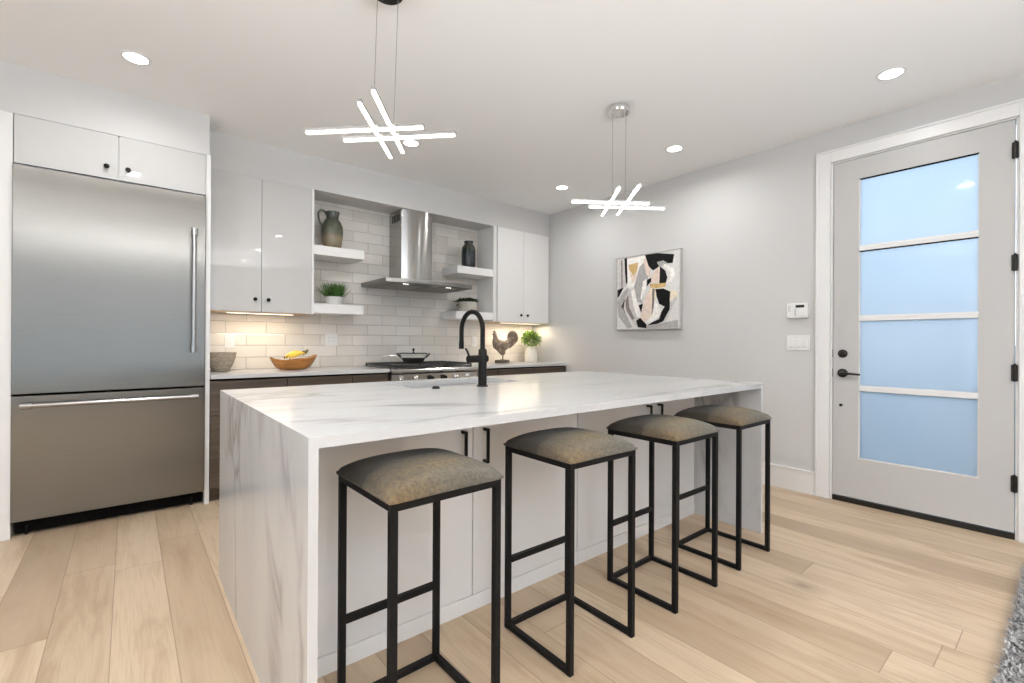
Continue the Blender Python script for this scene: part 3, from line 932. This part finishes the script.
# ------------------------------------------------------------------ bar stools
def make_stool():
    t = thing('bar_stool', (0, 0, 0), '', 'stool', 'backless bar stools along the island')
    a, ay, ZF = .183, .1842, .737
    r = .0105
    c, cy_ = a - r, ay - r

    def bar(x0, x1, y0, y1, z0, z1):
        return MB().box(x0, x1, y0, y1, z0, z1)
    for x in (-c, c):
        for y in (-cy_, cy_):
            bar(x - r, x + r, y - r, y + r, 0, ZF - .022).build('leg', BLACK, t, bevel=.0015)
    ring = MB()
    for y in (-cy_, cy_):
        ring.box(-a, a, y - r, y + r, ZF - .022, ZF)
    for x in (-c, c):
        ring.box(x - r, x + r, -cy_ + r, cy_ - r, ZF - .022, ZF)
    ring.build('seat_frame', BLACK, t, bevel=.0015)
    for x in (-c, c):
        bar(x - r, x + r, -cy_ + r, cy_ - r, .002, .022).build('floor_bar', BLACK, t, bevel=.0015)
    bar(-c + r, c - r, cy_ - r, cy_ + r, .002, .022).build('floor_bar', BLACK, t, bevel=.0015)
    bar(-c + r, c - r, cy_ - r, cy_ + r, .262, .284).build('footrest', BLACK, t, bevel=.0015)
    s = MB()
    n = 30
    H, hx_, hy_ = .054, .192, .193
    z0 = ZF + .001

    def P(i, j, top):
        u, v = -1 + 2 * i / n, -1 + 2 * j / n
        # rounded-corner plan
        k = 1 - .022 * (abs(u) * abs(v)) ** 9 - .02 * (1 - (abs(u) * abs(v)) ** 2)
        x, y = u * hx_ * k, v * hy_ * k
        e = max(0, (1 - abs(u) ** 3) * (1 - abs(v) ** 3))
        z = z0 + (.007 + H * e ** .45 if top else 0)
        return s.b.verts.new((x, y, z))
    T = [[P(i, j, True) for j in range(n + 1)] for i in range(n + 1)]
    B = [[P(i, j, False) for j in range(n + 1)] for i in range(n + 1)]
    for g in (T, B):
        for i in range(n):
            for j in range(n):
                s.b.faces.new([g[i][j], g[i + 1][j], g[i + 1][j + 1], g[i][j + 1]])
    loop = [(i, 0) for i in range(n)] + [(n, j) for j in range(n)] + [(n - i, n) for i in range(n)] + [(0, n - j) for j in range(n)]
    for q in range(len(loop)):
        (a0, a1), (b0_, b1_) = loop[q], loop[(q + 1) % len(loop)]
        s.b.faces.new([T[a0][a1], T[b0_][b1_], B[b0_][b1_], B[a0][a1]])
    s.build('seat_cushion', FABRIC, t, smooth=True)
    return t


st = make_stool()
for i, (x, SY_, rz, lb) in enumerate(((0.7025, 1.3083, .0206, 'black-framed bar stool nearest the camera, at the near island corner'),
                             (1.3659, 1.2936, -.0109, 'second bar stool from the near end of the island'),
                             (1.9893, 1.2724, .0021, 'third bar stool from the near end of the island'),
                             (2.5852, 1.2741, -.0025, 'bar stool at the far end of the island, closest to the entry door'))):
    if i == 0:
        st.location = (x, SY_, 0)
        st['label'] = lb
        st.rotation_euler = (0, 0, rz)
    else:
        clone(st, (x, SY_, 0), lb).rotation_euler = (0, 0, rz)

# ------------------------------------------------------------------ pendants and downlights
for nm, cx_, cy_, bars, lb in (
        ('pendant_lamp', .892, 1.972, (((.606, 2.199), (.988, 1.809)), ((.765, 2.171), (1.133, 1.78)), ((.707, 1.827), (1.05, 2.273)), ((.713, 1.705), (1.068, 2.172))),
         'lit pendant lamp of crossed light bars over the island end nearest the refrigerator'),
        ('pendant_lamp', 2.568, 1.985, (((2.259, 2.137), (2.693, 1.825)), ((2.432, 2.137), (2.871, 1.825)), ((2.742, 2.275), (2.331, 1.797)), ((2.807, 2.182), (2.387, 1.689))),
         'lit pendant lamp of crossed light bars over the island end nearest the entry door')):
    t = thing(nm, (cx_, cy_, C), lb, 'lamp', 'crossed-bar pendant lamps over the island')
    MB().lathe([(.001, 0), (.070, 0), (.070, -.036), (.067, -.040), (.001, -.040)], (cx_, cy_, C - .0005), 40).build('canopy', CHROME, t, smooth=True)
    for k, (p, q) in enumerate(bars):
        zb = 2.090 if k < 2 else 2.1125
        p, q = Vector((p[0], p[1], zb)), Vector((q[0], q[1], zb))
        d = (q - p).normalized()
        nrm = d.cross(Vector((0, 0, 1))) * .0075

        def sect(P0, P1, zlo, zhi):
            return MB().loft([[P0 - nrm + Vector((0, 0, zlo)), P0 + nrm + Vector((0, 0, zlo)), P0 + nrm + Vector((0, 0, zhi)), P0 - nrm + Vector((0, 0, zhi))],
                              [P1 - nrm + Vector((0, 0, zlo)), P1 + nrm + Vector((0, 0, zlo)), P1 + nrm + Vector((0, 0, zhi)), P1 - nrm + Vector((0, 0, zhi))]])
        hs = sect(p, q, .001, .0135).build('bar_housing', STEELH, t)
        sect(p + d * .006, q - d * .006, -.008, .001).build('bar_diffuser', TUBE, hs)
    for sg, bi, tt in ((-1, 3, .035), (1, 0, .75)) if cx_ < 1 else ((-1, 2, .63), (1, 0, .68)):
        p, q = Vector(bars[bi][0] + (0,)), Vector(bars[bi][1] + (0,))
        e_ = p.lerp(q, tt)
        MB().tube([(cx_ + sg * .036, cy_ - sg * .029, C - .040), (e_.x, e_.y, 2.103 if bi < 2 else 2.1255)], .0013, 6).build('cable', STEELH, t)

for x, y, lb in ((.026, 3.393, 'lit round ceiling downlight in front of the refrigerator'),
                 (1.748, 3.413, 'lit round ceiling downlight showing just below the near pendant lamp bars'),
                 (3.444, 3.386, 'lit round ceiling downlight nearest the back corner of the room'),
                 (3.455, 2.111, 'lit round ceiling downlight in front of the framed painting'),
                 (3.467, .706, 'lit round ceiling downlight in front of the entry door')):
    t = thing('downlight', (x, y, C), lb, 'light', 'round downlights in the ceiling')
    MB().lathe([(.054, -.0004), (.072, -.0004), (.072, -.003), (.068, -.005), (.056, -.004)], (x, y, C), 36, closed=True).build('trim_ring', TRIM, t, smooth=True)
    MB().lathe([(.001, -.0005), (.055, -.0005), (.055, -.003), (.001, -.003)], (x, y, C), 36).build('lens', BULB, t, smooth=True)
    area('downlight_beam', (x, y, C - .012), (0, 0, -1), .1, .1, (2.6 if y < 1 else 6.5) if x > 3 else 4, (.99, .99, .995), 'DISK', 2.9)

# ------------------------------------------------------------------ painting
pc = thing('painting', (XR, 2.77, 1.3), 'square abstract painting in black, white and tan on the right wall', 'painting')
PY0, PY1, PZ0, PZ1 = 2.392, 3.122, 1.300, 2.046
PXF = XR - .036
MB().box(PXF, XR - .002, PY0, PY1, PZ0, PZ1).build('canvas', noisy('canvas_white', (.66, .64, .61), (.74, .72, .69), .8, 30, 4, .2), pc)
fm = MB()
th = .008
fm.box(PXF - .006, XR - .001, PY0 - th, PY0, PZ0 - th, PZ1 + th).box(PXF - .006, XR - .001, PY1, PY1 + th, PZ0 - th, PZ1 + th)
fm.box(PXF - .006, XR - .001, PY0, PY1, PZ0 - th, PZ0).box(PXF - .006, XR - .001, PY0, PY1, PZ1, PZ1 + th)
fm.build('frame', noisy('silver_frame', (.50, .48, .45), (.56, .54, .51), .35, 40, 2, 0, .3), pc, bevel=.001)
PAINTS = {'k': (.006, .0055, .006), 'g': (.36, .345, .33), 'l': (.50, .47, .445), 'w': (.76, .73, .69), 't': (.52, .36, .16), 'p': (.66, .54, .46), 'd': (.19, .165, .15), 'b': (.05, .035, .03), 'c': (.70, .62, .48)}
keys = list(PAINTS)
pm = [noisy('oil_paint_' + n, PAINTS[n], tuple(min(1, x * 1.3 + .004) for x in PAINTS[n]), .6, 28, 5, .25, **{'Specular IOR Level': .15}) for n in keys]
# patches as seen on the canvas: corners (0..1 across from its left edge, 0..1 down)
art = [
    ('l', [(0, 0), (.14, 0), (.16, .4), (.02, .43)]), ('d', [(.06, .02), (.085, .02), (.09, .4), (.07, .42)]),
    ('k', [(.12, 0), (.165, 0), (.175, .34), (.15, .38), (.13, .2)]), ('w', [(.17, .02), (.50, 0), (.46, .10), (.38, .16), (.30, .42), (.18, .42)]),
    ('t', [(.19, .10), (.36, .085), (.34, .20), (.28, .265), (.21, .18)]), ('p', [(.21, .2), (.28, .27), (.35, .2), (.33, .30), (.26, .36)]),
    ('k', [(0, .44), (.11, .41), (.04, .52), (0, .56)]), ('g', [(.0, .60), (.10, .48), (.18, .42), (.2, .46), (.09, .66), (.16, .8), (.26, .98), (.18, 1), (.02, .82)]),
    ('b', [(.07, .68), (.13, .58), (.11, .72), (.15, .8)]), ('l', [(.13, .58), (.2, .46), (.28, .44), (.36, .68), (.40, .88), (.32, .96), (.2, .82), (.12, .7)]),
    ('d', [(.14, .6), (.19, .52), (.21, .7), (.30, .86), (.26, .88), (.16, .74)]), ('w', [(.24, .47), (.29, .45), (.37, .72), (.40, .86), (.34, .84), (.28, .68)]),
    ('g', [(.38, .16), (.46, .08), (.52, .30), (.48, .44), (.42, .66), (.34, .62), (.29, .42)]), ('w', [(.44, .36), (.50, .32), (.49, .44), (.42, .62), (.40, .58)]),
    ('p', [(.44, .06), (.50, .03), (.56, .2), (.55, .32), (.49, .26)]), ('k', [(.47, .0), (.66, .0), (.92, .05), (.90, .16), (.80, .155), (.74, .12), (.68, .19), (.60, .225), (.53, .16)]),
    ('g', [(.66, .12), (.76, .11), (.82, .15), (.70, .19)]), ('p', [(.58, .30), (.64, .22), (.71, .18), (.70, .40), (.57, .38)]),
    ('k', [(.71, .18), (.79, .25), (.82, .34), (.79, .43), (.70, .42)]), ('w', [(.76, .15), (.90, .22), (.94, .3), (.88, .40), (.80, .43), (.86, .33), (.87, .28), (.78, .21)]),
    ('t', [(.55, .40), (.80, .41), (.79, .46), (.66, .47), (.56, .45)]), ('k', [(.51, .34), (.57, .32), (.57, .37), (.50, .43)]),
    ('p', [(.40, .84), (.48, .58), (.56, .45), (.62, .5), (.60, .74), (.52, .88), (.42, .92)]), ('c', [(.56, .46), (.66, .47), (.64, .62), (.62, .84), (.52, .9), (.58, .7)]),
    ('d', [(.59, .47), (.63, .47), (.62, .70), (.58, .84), (.59, .6)]), ('w', [(.63, .62), (.68, .7), (.73, .78), (.68, .86), (.56, .93), (.48, .92), (.60, .82)]),
    ('k', [(.64, .48), (.76, .48), (.87, .53), (.86, .68), (.78, .72), (.70, .68), (.66, .58)]), ('k', [(.86, .66), (.86, .76), (.78, .91), (.64, .955), (.52, .96), (.58, .925), (.70, .88), (.74, .78), (.80, .70)]),
    ('c', [(.87, .50), (.97, .55), (.96, .62), (.86, .66)]), ('l', [(.97, .60), (.90, .72), (.80, .92), (.76, .92), (.86, .76), (.87, .64)]),
    ('k', [(.33, .89), (.40, .855), (.50, .95), (.50, 1), (.36, .985)]), ('k', [(.37, .68), (.44, .66), (.41, .78)]), ('g', [(.50, .965), (.78, .93), (.98, .90), (.98, 1), (.50, 1)]),
]
s = MB()
for k, (cl, pts) in enumerate(art):
    pp = [(PY1 - .004 - (PY1 - PY0 - .008) * a_, PZ1 - .004 - (PZ1 - PZ0 - .008) * b2) for a_, b2 in pts]
    s.prism(pp, PXF - .0006 - .00012 * k, PXF + .001, 'x', keys.index(cl))
s.build('brushwork', pm, pc)

# ------------------------------------------------------------------ wall plates
al = thing('alarm_keypad', (XR, 1.396, 1.41), 'white alarm keypad with a small dark display above the light switches', 'keypad')
MB().box(XR - .03, XR - .001, 1.322, 1.470, 1.356, 1.472).build('case', PLAST, al, bevel=.005)
MB().box(XR - .0315, XR - .029, 1.345, 1.405, 1.437, 1.458).build('display', DISPLAY, al)
MB().box(XR - .0312, XR - .029, 1.325, 1.43, 1.372, 1.3735).build('flap_line', GREYPL, al)
for k in range(4):
    MB().box(XR - .0325, XR - .029, 1.403, 1.413, 1.378 + k * .013, 1.388 + k * .013).build('button', GREYPL, al, bevel=.001)
for k in range(3):
    MB().box(XR - .0315, XR - .029, 1.440, 1.458, 1.412 + k * .017, 1.417 + k * .017).build('legend', GREYPL, al)


def plate(t, axis, u0, z0, gangs, kind):
    """decora plate: axis 'x' = on the right wall, 'y' = on the back wall"""
    wd = .07 + .046 * (gangs - 1)

    def bx(a, b_, z0_, z1_, d0, d1):
        if axis == 'x':
            return MB().box(XR - d1, XR - d0, u0 + a, u0 + b_, z0_, z1_)
        return MB().box(u0 + a, u0 + b_, YW - d1, YW - d0, z0_, z1_)
    bx(-wd / 2, wd / 2, z0 - .0575, z0 + .0575, .0005, .006).build('plate', PLAST, t, bevel=.002)
    for g in range(gangs):
        c = (g - (gangs - 1) / 2) * .046
        if kind == 'switch':
            bx(c - .0165, c + .0165, z0 - .033, z0 + .033, .005, .0075).build('rocker_frame', PLAST, t)
            bx(c - .0145, c + .0145, z0 - .031, z0 + .031, .007, .0105).build('rocker', PLAST, t, bevel=.002)
            bx(c - .0145, c + .0145, z0 - .0335, z0 - .031, .0062, .009).build('shadow_gap', GREYPL, t)
        else:
            bx(c - .0165, c + .0165, z0 - .033, z0 + .033, .005, .008).build('receptacle', PLAST, t, bevel=.001)
            for dz in (-.017, .017):
                for dx in (-.006, .006):
                    bx(c + dx - .001, c + dx + .001, z0 + dz - .004, z0 + dz + .004, .0078, .0083).build('slot', DARKPL, t)


t = thing('light_switch', (XR, 1.396, 1.163), 'white triple rocker light switch plate below the alarm keypad', 'light switch')
plate(t, 'x', 1.396, 1.163, 3, 'switch')
t = thing('wall_outlet', (.655, YW, 1.15), 'white wall outlet on the tiles above the grey bowl', 'outlet')
plate(t, 'y', .655, 1.155, 1, 'outlet')
t = thing('wall_outlet', (1.49, YW, 1.17), 'white double wall plate on the tiles between fruit bowl and range', 'outlet')
plate(t, 'y', 1.49, 1.172, 2, 'outlet')
t = thing('wall_outlet', (3.14, YW, 1.16), 'white wall outlet on the tiles between faucet and rooster', 'outlet')
plate(t, 'y', 3.14, 1.162, 1, 'outlet')

# ------------------------------------------------------------------ decor
pt = thing('pitcher', (1.437, 4.34, 1.992), 'green and sand glazed stoneware pitcher on the upper left shelf', 'pitcher')
pc3 = (1.437, 4.34, 1.9925)
MB().lathe([(.001, 0), (.070, 0), (.076, .006), (.083, .06), (.092, .12), (.095, .165), (.090, .21), (.076, .25), (.060, .272), (.054, .285), (.055, .30), (.062, .335), (.064, .342), (.058, .342), (.050, .30), (.048, .285), (.07, .25), (.001, .24)], pc3, 44).build('body', PITCH, pt, smooth=True)
MB().tube([(pc3[0] - .055, 4.34, 2.315), (pc3[0] - .075, 4.34, 2.338), (pc3[0] - .105, 4.34, 2.338), (pc3[0] - .124, 4.34, 2.31), (pc3[0] - .122, 4.34, 2.27), (pc3[0] - .108, 4.34, 2.225), (pc3[0] - .088, 4.34, 2.20)], [.011, .010, .009, .009, .009, .010, .012], 12).build('handle', PITCH, pt, smooth=True)
j = MB().lathe([(.001, 0), (.062, 0), (.069, .006), (.072, .05), (.073, .12), (.072, .19), (.068, .225), (.055, .25), (.043, .262), (.043, .275), (.049, .288), (.049, .294), (.040, .294), (.036, .27), (.001, .25)], (2.93, 4.33, 1.9745), 44).build('jar', JARG, smooth=True)
# object space follows the jar itself
j.data.transform(Matrix.Translation((-2.93, -4.33, -1.9745)))
j.location = (2.93, 4.33, 1.9745)
j.scale = (1.08, 1.08, 1.03)
tag(j, 'dark mottled green-black ceramic jar on the upper right shelf', 'jar')


def blade(s, base, tip, w, bend, mi=0):
    base, tip = Vector(base), Vector(tip)
    d = tip - base
    side = d.cross(Vector((random.uniform(-1, 1), random.uniform(-1, 1), .2))).normalized()
    out = Vector((d.x, d.y, 0))
    prev = None
    for k in range(5):
        f = k / 4
        p = base + d * f + Vector((0, 0, -bend * f * f)) + out * (bend * f * f)
        ww = w * (1 - f ** 1.6) + .0004
        a, b_ = s.b.verts.new(p - side * ww), s.b.verts.new(p + side * ww)
        if prev:
            s.b.faces.new((prev[0], prev[1], b_, a)).material_index = mi
        prev = (a, b_)


gp = thing('potted_grass', (1.445, 4.30, 1.4845), 'bright green potted grass in a speckled grey pot on the lower left shelf', 'potted plant')
g0 = (1.445, 4.30, 1.4845)
MB().lathe([(.001, 0), (.066, 0), (.072, .004), (.076, .07), (.077, .074), (.069, .074), (.067, .06), (.001, .058)], g0, 40).build('pot', GREYCER, gp, smooth=True)
MB().lathe([(.001, .0585), (.066, .0585), (.066, .062), (.001, .064)], g0, 24).build('soil', SOIL, gp)
s = MB()
for k in range(420):
    a = random.uniform(0, 2 * PI)
    r = .06 * math.sqrt(random.random())
    sp_ = random.uniform(.2, 1.25)
    L = random.uniform(.115, .16)
    bx_, by_ = r * math.cos(a), r * math.sin(a)
    blade(s, (g0[0] + bx_, g0[1] + by_, g0[2] + .06), (g0[0] + bx_ * (1 + sp_) + random.uniform(-.012, .012), g0[1] + by_ * (1 + sp_), g0[2] + .06 + L), .0026, random.uniform(0, .012))
for k in range(14):
    a = random.choice((PI, 0)) + random.uniform(-.5, .5)
    blade(s, (g0[0] + .06 * math.cos(a), g0[1] + .05 * math.sin(a), g0[2] + .06), (g0[0] + .155 * math.cos(a), g0[1] + .09 * math.sin(a), g0[2] + random.uniform(.13, .17)), .002, .01)
s.build('grass_blades', GRASS, gp)['kind'] = 'stuff'


def leaf(s, p, d, L, w, cup=.2):
    d = Vector(d).normalized()
    up = Vector((0, 0, 1))
    side = d.cross(up)
    if side.length < .1:
        side = Vector((1, 0, 0))
    side.normalize()
    side = (side + Vector((random.uniform(-.5, .5), random.uniform(-.5, .5), random.uniform(-.5, .5)))).normalized()
    nrm = side.cross(d).normalized()
    P0 = Vector(p)
    rows = []
    for f, ww in ((0, .12), (.3, .85), (.6, 1), (.85, .6), (1, .04)):
        m_ = P0 + d * (L * f) + nrm * (-cup * L * f * f)
        rows.append((s.b.verts.new(m_ - side * (w * ww) + nrm * (w * ww * .3)), s.b.verts.new(m_), s.b.verts.new(m_ + side * (w * ww) + nrm * (w * ww * .3))))
    for a_, b_ in zip(rows, rows[1:]):
        s.b.faces.new((a_[0], a_[1], b_[1], b_[0]))
        s.b.faces.new((a_[1], a_[2], b_[2], b_[1]))


sb = thing('succulent_bowl', (2.915, 4.33, 1.4875), 'taupe ceramic bowl of dark succulents on the lower right shelf', 'potted plant')
s0 = (2.915, 4.33, 1.4875)
MB().lathe([(.001, 0), (.078, 0), (.092, .006), (.107, .05), (.106, .10), (.102, .112), (.095, .112), (.094, .10), (.001, .095)], s0, 44).build('bowl', TAUPE, sb, smooth=True)
s = MB()
for k in range(26):
    a = random.uniform(0, 2 * PI)
    r = .095 * math.sqrt(random.random())
    c_ = (s0[0] + r * math.cos(a), s0[1] + r * math.sin(a), s0[2] + .108)
    for q in range(9):
        b2 = random.uniform(0, 2 * PI)
        leaf(s, c_, (math.cos(b2) + .5 * math.cos(a), math.sin(b2) + .5 * math.sin(a), random.uniform(.3, 1.5)), random.uniform(.045, .075), .012)
for k in range(10):
    a = PI + random.uniform(-.5, .5)
    leaf(s, (s0[0] - .105, s0[1] + random.uniform(-.05, .05), s0[2] + .095 - random.random() * .03), (-1, random.uniform(-.4, .4), random.uniform(-1.2, .3)), .035, .009)
s.build('succulents', SUCC, sb)['kind'] = 'stuff'

fp = thing('flower_pot', (3.845, 4.30, .9145), 'cream bottle-shaped pot of bright green leaves in the corner', 'potted plant')
f0 = (3.845, 4.30, .9145)
MB().lathe([(.001, 0), (.070, 0), (.076, .008), (.078, .06), (.077, .13), (.072, .155), (.060, .168), (.057, .175), (.058, .195), (.052, .195), (.050, .17), (.001, .16)], f0, 40).build('pot', CREAM, fp, smooth=True)
s = MB()
cz = f0[2] + .275
for k in range(520):
    v = Vector((random.gauss(0, 1), random.gauss(0, 1), random.gauss(0, 1))).normalized()
    if v.z < -.6:
        continue
    rr = random.uniform(.35, 1)
    p = Vector(f0) + Vector((0, 0, .275)) + Vector((v.x * .108 * rr, v.y * .108 * rr, v.z * .095 * rr))
    leaf(s, p, v + Vector((random.uniform(-.6, .6), random.uniform(-.6, .6), random.uniform(-.2, .7))), random.uniform(.028, .048), random.uniform(.010, .016))
s.build('foliage', LEAF, fp)['kind'] = 'stuff'
s = MB()
for k in range(12):
    a = 2 * PI * k / 12
    s.tube([(f0[0] + .03 * math.cos(a), f0[1] + .03 * math.sin(a), f0[2] + .165), (f0[0] + .07 * math.cos(a), f0[1] + .07 * math.sin(a), f0[2] + .30)], .003, 5)
s.build('stems', GRASS, fp)

# rooster figure, facing left
ro = thing('rooster_figure', (3.372, 4.27, .9145), 'weathered brown rooster figure standing on a dark base', 'figurine')
RX, RY, RZ = 3.372, 4.27, .9145


def eloft(stations, n=20, mi=0, s=None):
    """stations: (x, z, half-height, half-depth); rings stand square to the path in the XZ plane"""
    s = s or MB()
    rings = []
    for i, (x, z, h_, d_) in enumerate(stations):
        a_, b_ = stations[max(i - 1, 0)], stations[min(i + 1, len(stations) - 1)]
        t_ = Vector((b_[0] - a_[0], 0, b_[1] - a_[1])).normalized()
        nrm = Vector((-t_.z, 0, t_.x))
        rings.append([Vector((RX + x, RY, RZ + z)) + nrm * (h_ * math.sin(2 * PI * k / n)) + Vector((0, d_ * math.cos(2 * PI * k / n), 0)) for k in range(n)])
    return s.loft(rings, True, mi)


s = eloft([(-.128, .318, .008, .007), (-.118, .320, .021, .017), (-.108, .315, .026, .020), (-.103, .298, .024, .020), (-.100, .275, .030, .024), (-.094, .245, .046, .033), (-.075, .212, .064, .045), (-.035, .190, .070, .054), (.015, .188, .062, .052), (.055, .205, .048, .042), (.085, .232, .036, .03), (.105, .258, .026, .02), (.112, .268, .010, .010)])
s.build('body', ROOST, ro, smooth=True)
s = eloft([(-.02, .15, .05, .042), (.0, .125, .042, .036), (.004, .10, .03, .028), (.006, .085, .016, .02)])
s.build('thighs', ROOST, ro, smooth=True)
for k in range(7):
    f = k / 6
    R_ = .072 - .004 * k
    ang0, ang1 = 2.6 - .16 * k, -.55 - .05 * k
    cx_, cz_ = .128 - .008 * k, .268 - .012 * k
    st_ = [(cx_ + R_ * math.cos(ang0 + (ang1 - ang0) * q / 12) * (1 + .1 * f), cz_ + R_ * math.sin(ang0 + (ang1 - ang0) * q / 12), .003 + .020 * math.sin(PI * min(1, (q + 1) / 13) ** .8), .006) for q in range(13)]
    m_ = MB()
    rings = []
    dy = (k - 3) * .006
    for i, (x, z, h_, d_) in enumerate(st_):
        a_, b_ = st_[max(i - 1, 0)], st_[min(i + 1, 12)]
        t_ = Vector((b_[0] - a_[0], 0, b_[1] - a_[1])).normalized()
        nrm = Vector((-t_.z, 0, t_.x))
        rings.append([Vector((RX + x, RY + dy, RZ + z)) + nrm * (h_ * math.sin(2 * PI * q / 10)) + Vector((0, d_ * math.cos(2 * PI * q / 10), 0)) for q in range(10)])
    m_.loft(rings)
    m_.build('tail_feather', ROOST, ro, smooth=True)
cmb = [(-.135, .335), (-.130, .352), (-.122, .346), (-.116, .362), (-.107, .350), (-.098, .358), (-.094, .340), (-.088, .330), (-.10, .325), (-.12, .330)]
MB().prism([(RX + x, RZ + z) for x, z in cmb], RY - .005, RY + .005, 'y').build('comb', ROOST, ro, bevel=.002)
eloft([(-.126, .316, .008, .008), (-.140, .313, .005, .005), (-.149, .309, .001, .001)]).build('beak', ROOSTB, ro, smooth=True)
eloft([(-.122, .305, .009, .006), (-.126, .290, .010, .006), (-.124, .275, .004, .004)]).build('wattle', ROOST, ro, smooth=True)
for sg in (-1, 1):
    MB().prism([(RX - .06, RZ + .215), (RX - .03, RZ + .232), (RX + .03, RZ + .225), (RX + .085, RZ + .20), (RX + .05, RZ + .175), (RX - .01, RZ + .163), (RX - .05, RZ + .18)], RY + sg * .046, RY + sg * .056, 'y').build('wing', ROOST, ro, bevel=.004)
    s = MB().tube([(RX + .003 + sg * .016, RY + sg * .018, RZ + .10), (RX + .005 + sg * .017, RY + sg * .018, RZ + .06), (RX + .0 + sg * .017, RY + sg * .018, RZ + .034)], [.010, .0065, .007], 10)
    for a_ in (-.5, 0, .5, PI):
        s.tube([(RX + sg * .017, RY + sg * .018, RZ + .038), (RX + sg * .017 - .03 * math.cos(a_), RY + sg * .018 + .03 * math.sin(a_), RZ + .034)], [.006, .003], 8)
    s.build('leg', ROOST, ro, smooth=True)
ring = [(RX - .005 + .098 * math.cos(2 * PI * k / 26) * (1 + .06 * math.sin(5 * k)), RY + .05 * math.sin(2 * PI * k / 26) * (1 + .08 * math.cos(3 * k))) for k in range(26)]
MB().prism(ring, RZ, RZ + .034).build('base', ROOSTB, ro, bevel=.008)

ro.scale = (1.05, 1.05, 1.05)

# wooden fruit bowl, leaf shaped
fb = thing('fruit_bowl', (1.08, 4.22, .9145), 'honey-coloured boat-shaped wooden bowl holding bananas', 'bowl')
b0 = (1.08, 4.22, .9145)


def bowl_ring(f, off):
    """f: 0 base .. 1 rim"""
    R = []
    for k in range(44):
        a = 2 * PI * k / 44
        ca, sa = math.cos(a), math.sin(a)
        rx_ = (.068 + .112 * f ** .55) * (1 + (.06 * max(0, ca) ** 3) * f) - off
        ry_ = (.048 + .067 * f ** .55) - off
        rim = .092 + .032 * max(0, ca) ** 2 + .016 * max(0, -ca) ** 4 - .008 * abs(sa) + .004 * math.sin(6 * a)
        z = off * .9 + (rim - off * .9) * f ** 1.5
        R.append((b0[0] + rx_ * ca, b0[1] + ry_ * sa, b0[2] + z))
    return R


out_ = [bowl_ring(f / 8, 0) for f in range(9)]
in_ = [bowl_ring(f / 8, .009) for f in range(8, -1, -1)]
in_[0] = [(x, y, z - .002) for x, y, z in in_[0]]
MB().loft(out_ + in_, True).build('shell', BOWLW, fb, smooth=True)
bn = thing('banana_bunch', (1.09, 4.22, 1.0), 'bunch of ripe yellow bananas in the wooden bowl', 'bananas')
for k in range(5):
    t_ = k - 2
    crown = Vector((1.172, 4.205 + t_ * .009, 1.056 - .002 * abs(t_)))
    ln = .150 - .010 * abs(t_)
    pts, rs = [], []
    for q in range(13):
        f = q / 12
        p = crown + Vector((-.012 - ln * f, t_ * .034 * math.sin(f * PI * .6), .014 * math.sin(f * PI * .9) - .034 * f ** 1.5 - .004 * abs(t_) * f))
        pts.append(p)
        rs.append([.006, .0075, .0105, .014, .0162, .017, .0172, .0170, .0165, .0150, .0120, .0080, .0045][q])
    b_ = MB().tube(pts, rs, 7).build('banana', BANANA, bn, smooth=True)
    e0, e1 = pts[-1], pts[-1] + (pts[-1] - pts[-2]) * .7
    MB().tube([e0, e1], [.0052, .0042], 8).build('tip', BANTIP, b_)
MB().tube([(1.152, 4.205, 1.056), (1.170, 4.205, 1.060), (1.182, 4.203, 1.070), (1.190, 4.20, 1.084)], [.019, .016, .012, .009], 10).build('crown', BANTIP, bn, smooth=True)

gb = MB().lathe([(.001, 0), (.052, 0), (.058, .004), (.082, .05), (.099, .10), (.107, .142), (.108, .150), (.100, .150), (.092, .10), (.074, .05), (.05, .012), (.001, .012)], (.565, 4.30, .9145), 44, wob=lambda f, z: 1 + .006 * math.sin(f * 60 + z * 200)).build('bowl', WOVEN, smooth=True)
tag(gb, 'grey-brown tapering bowl on the counter beside the refrigerator panel', 'bowl')

# ------------------------------------------------------------------ shag rug
rgx0, rgx1, rgy0, rgy1 = 1.75, 3.95, -1.4, .16
ru = thing('rug', ((rgx0 + rgx1) / 2, (rgy0 + rgy1) / 2, 0), 'grey shaggy rug at the bottom right corner', 'rug')
MB().box(rgx0, rgx1, rgy0, rgy1, .001, .012).build('backing', noisy('rug_backing', (.22, .215, .21), (.3, .29, .28), .95, 60, 3, .2), ru)
s = MB()
for k in range(26000):
    near = k < 15000
    x = random.uniform(2.1, 3.6) if near else random.uniform(rgx0, rgx1)
    y = rgy1 - (random.random() ** 1.5) * .30 if near else random.uniform(rgy0, rgy1)
    a = random.uniform(0, 2 * PI)
    L = random.uniform(.018, .042)
    tip = Vector((x + L * math.cos(a), y + L * math.sin(a) * .8, random.uniform(.018, .046)))
    wv = Vector((-math.sin(a), math.cos(a), 0)) * random.uniform(.0028, .0050)
    p = Vector((x, y, .010))
    mid = (p + tip) / 2 + Vector((0, 0, .010))
    mi = random.choice((0, 0, 1, 2))
    v = [s.b.verts.new(q) for q in (p - wv, p + wv, mid + wv, tip, mid - wv)]
    f = s.b.faces.new(v)
    f.material_index = mi
s.build('pile', [noisy('rug_yarn_grey', (.25, .24, .235), (.36, .35, .345), .95, 60, 2), noisy('rug_yarn_light', (.36, .352, .345), (.45, .44, .43), .95, 60, 2), noisy('rug_yarn_dark', (.17, .165, .16), (.24, .23, .225), .95, 60, 2)], ru)['kind'] = 'stuff'
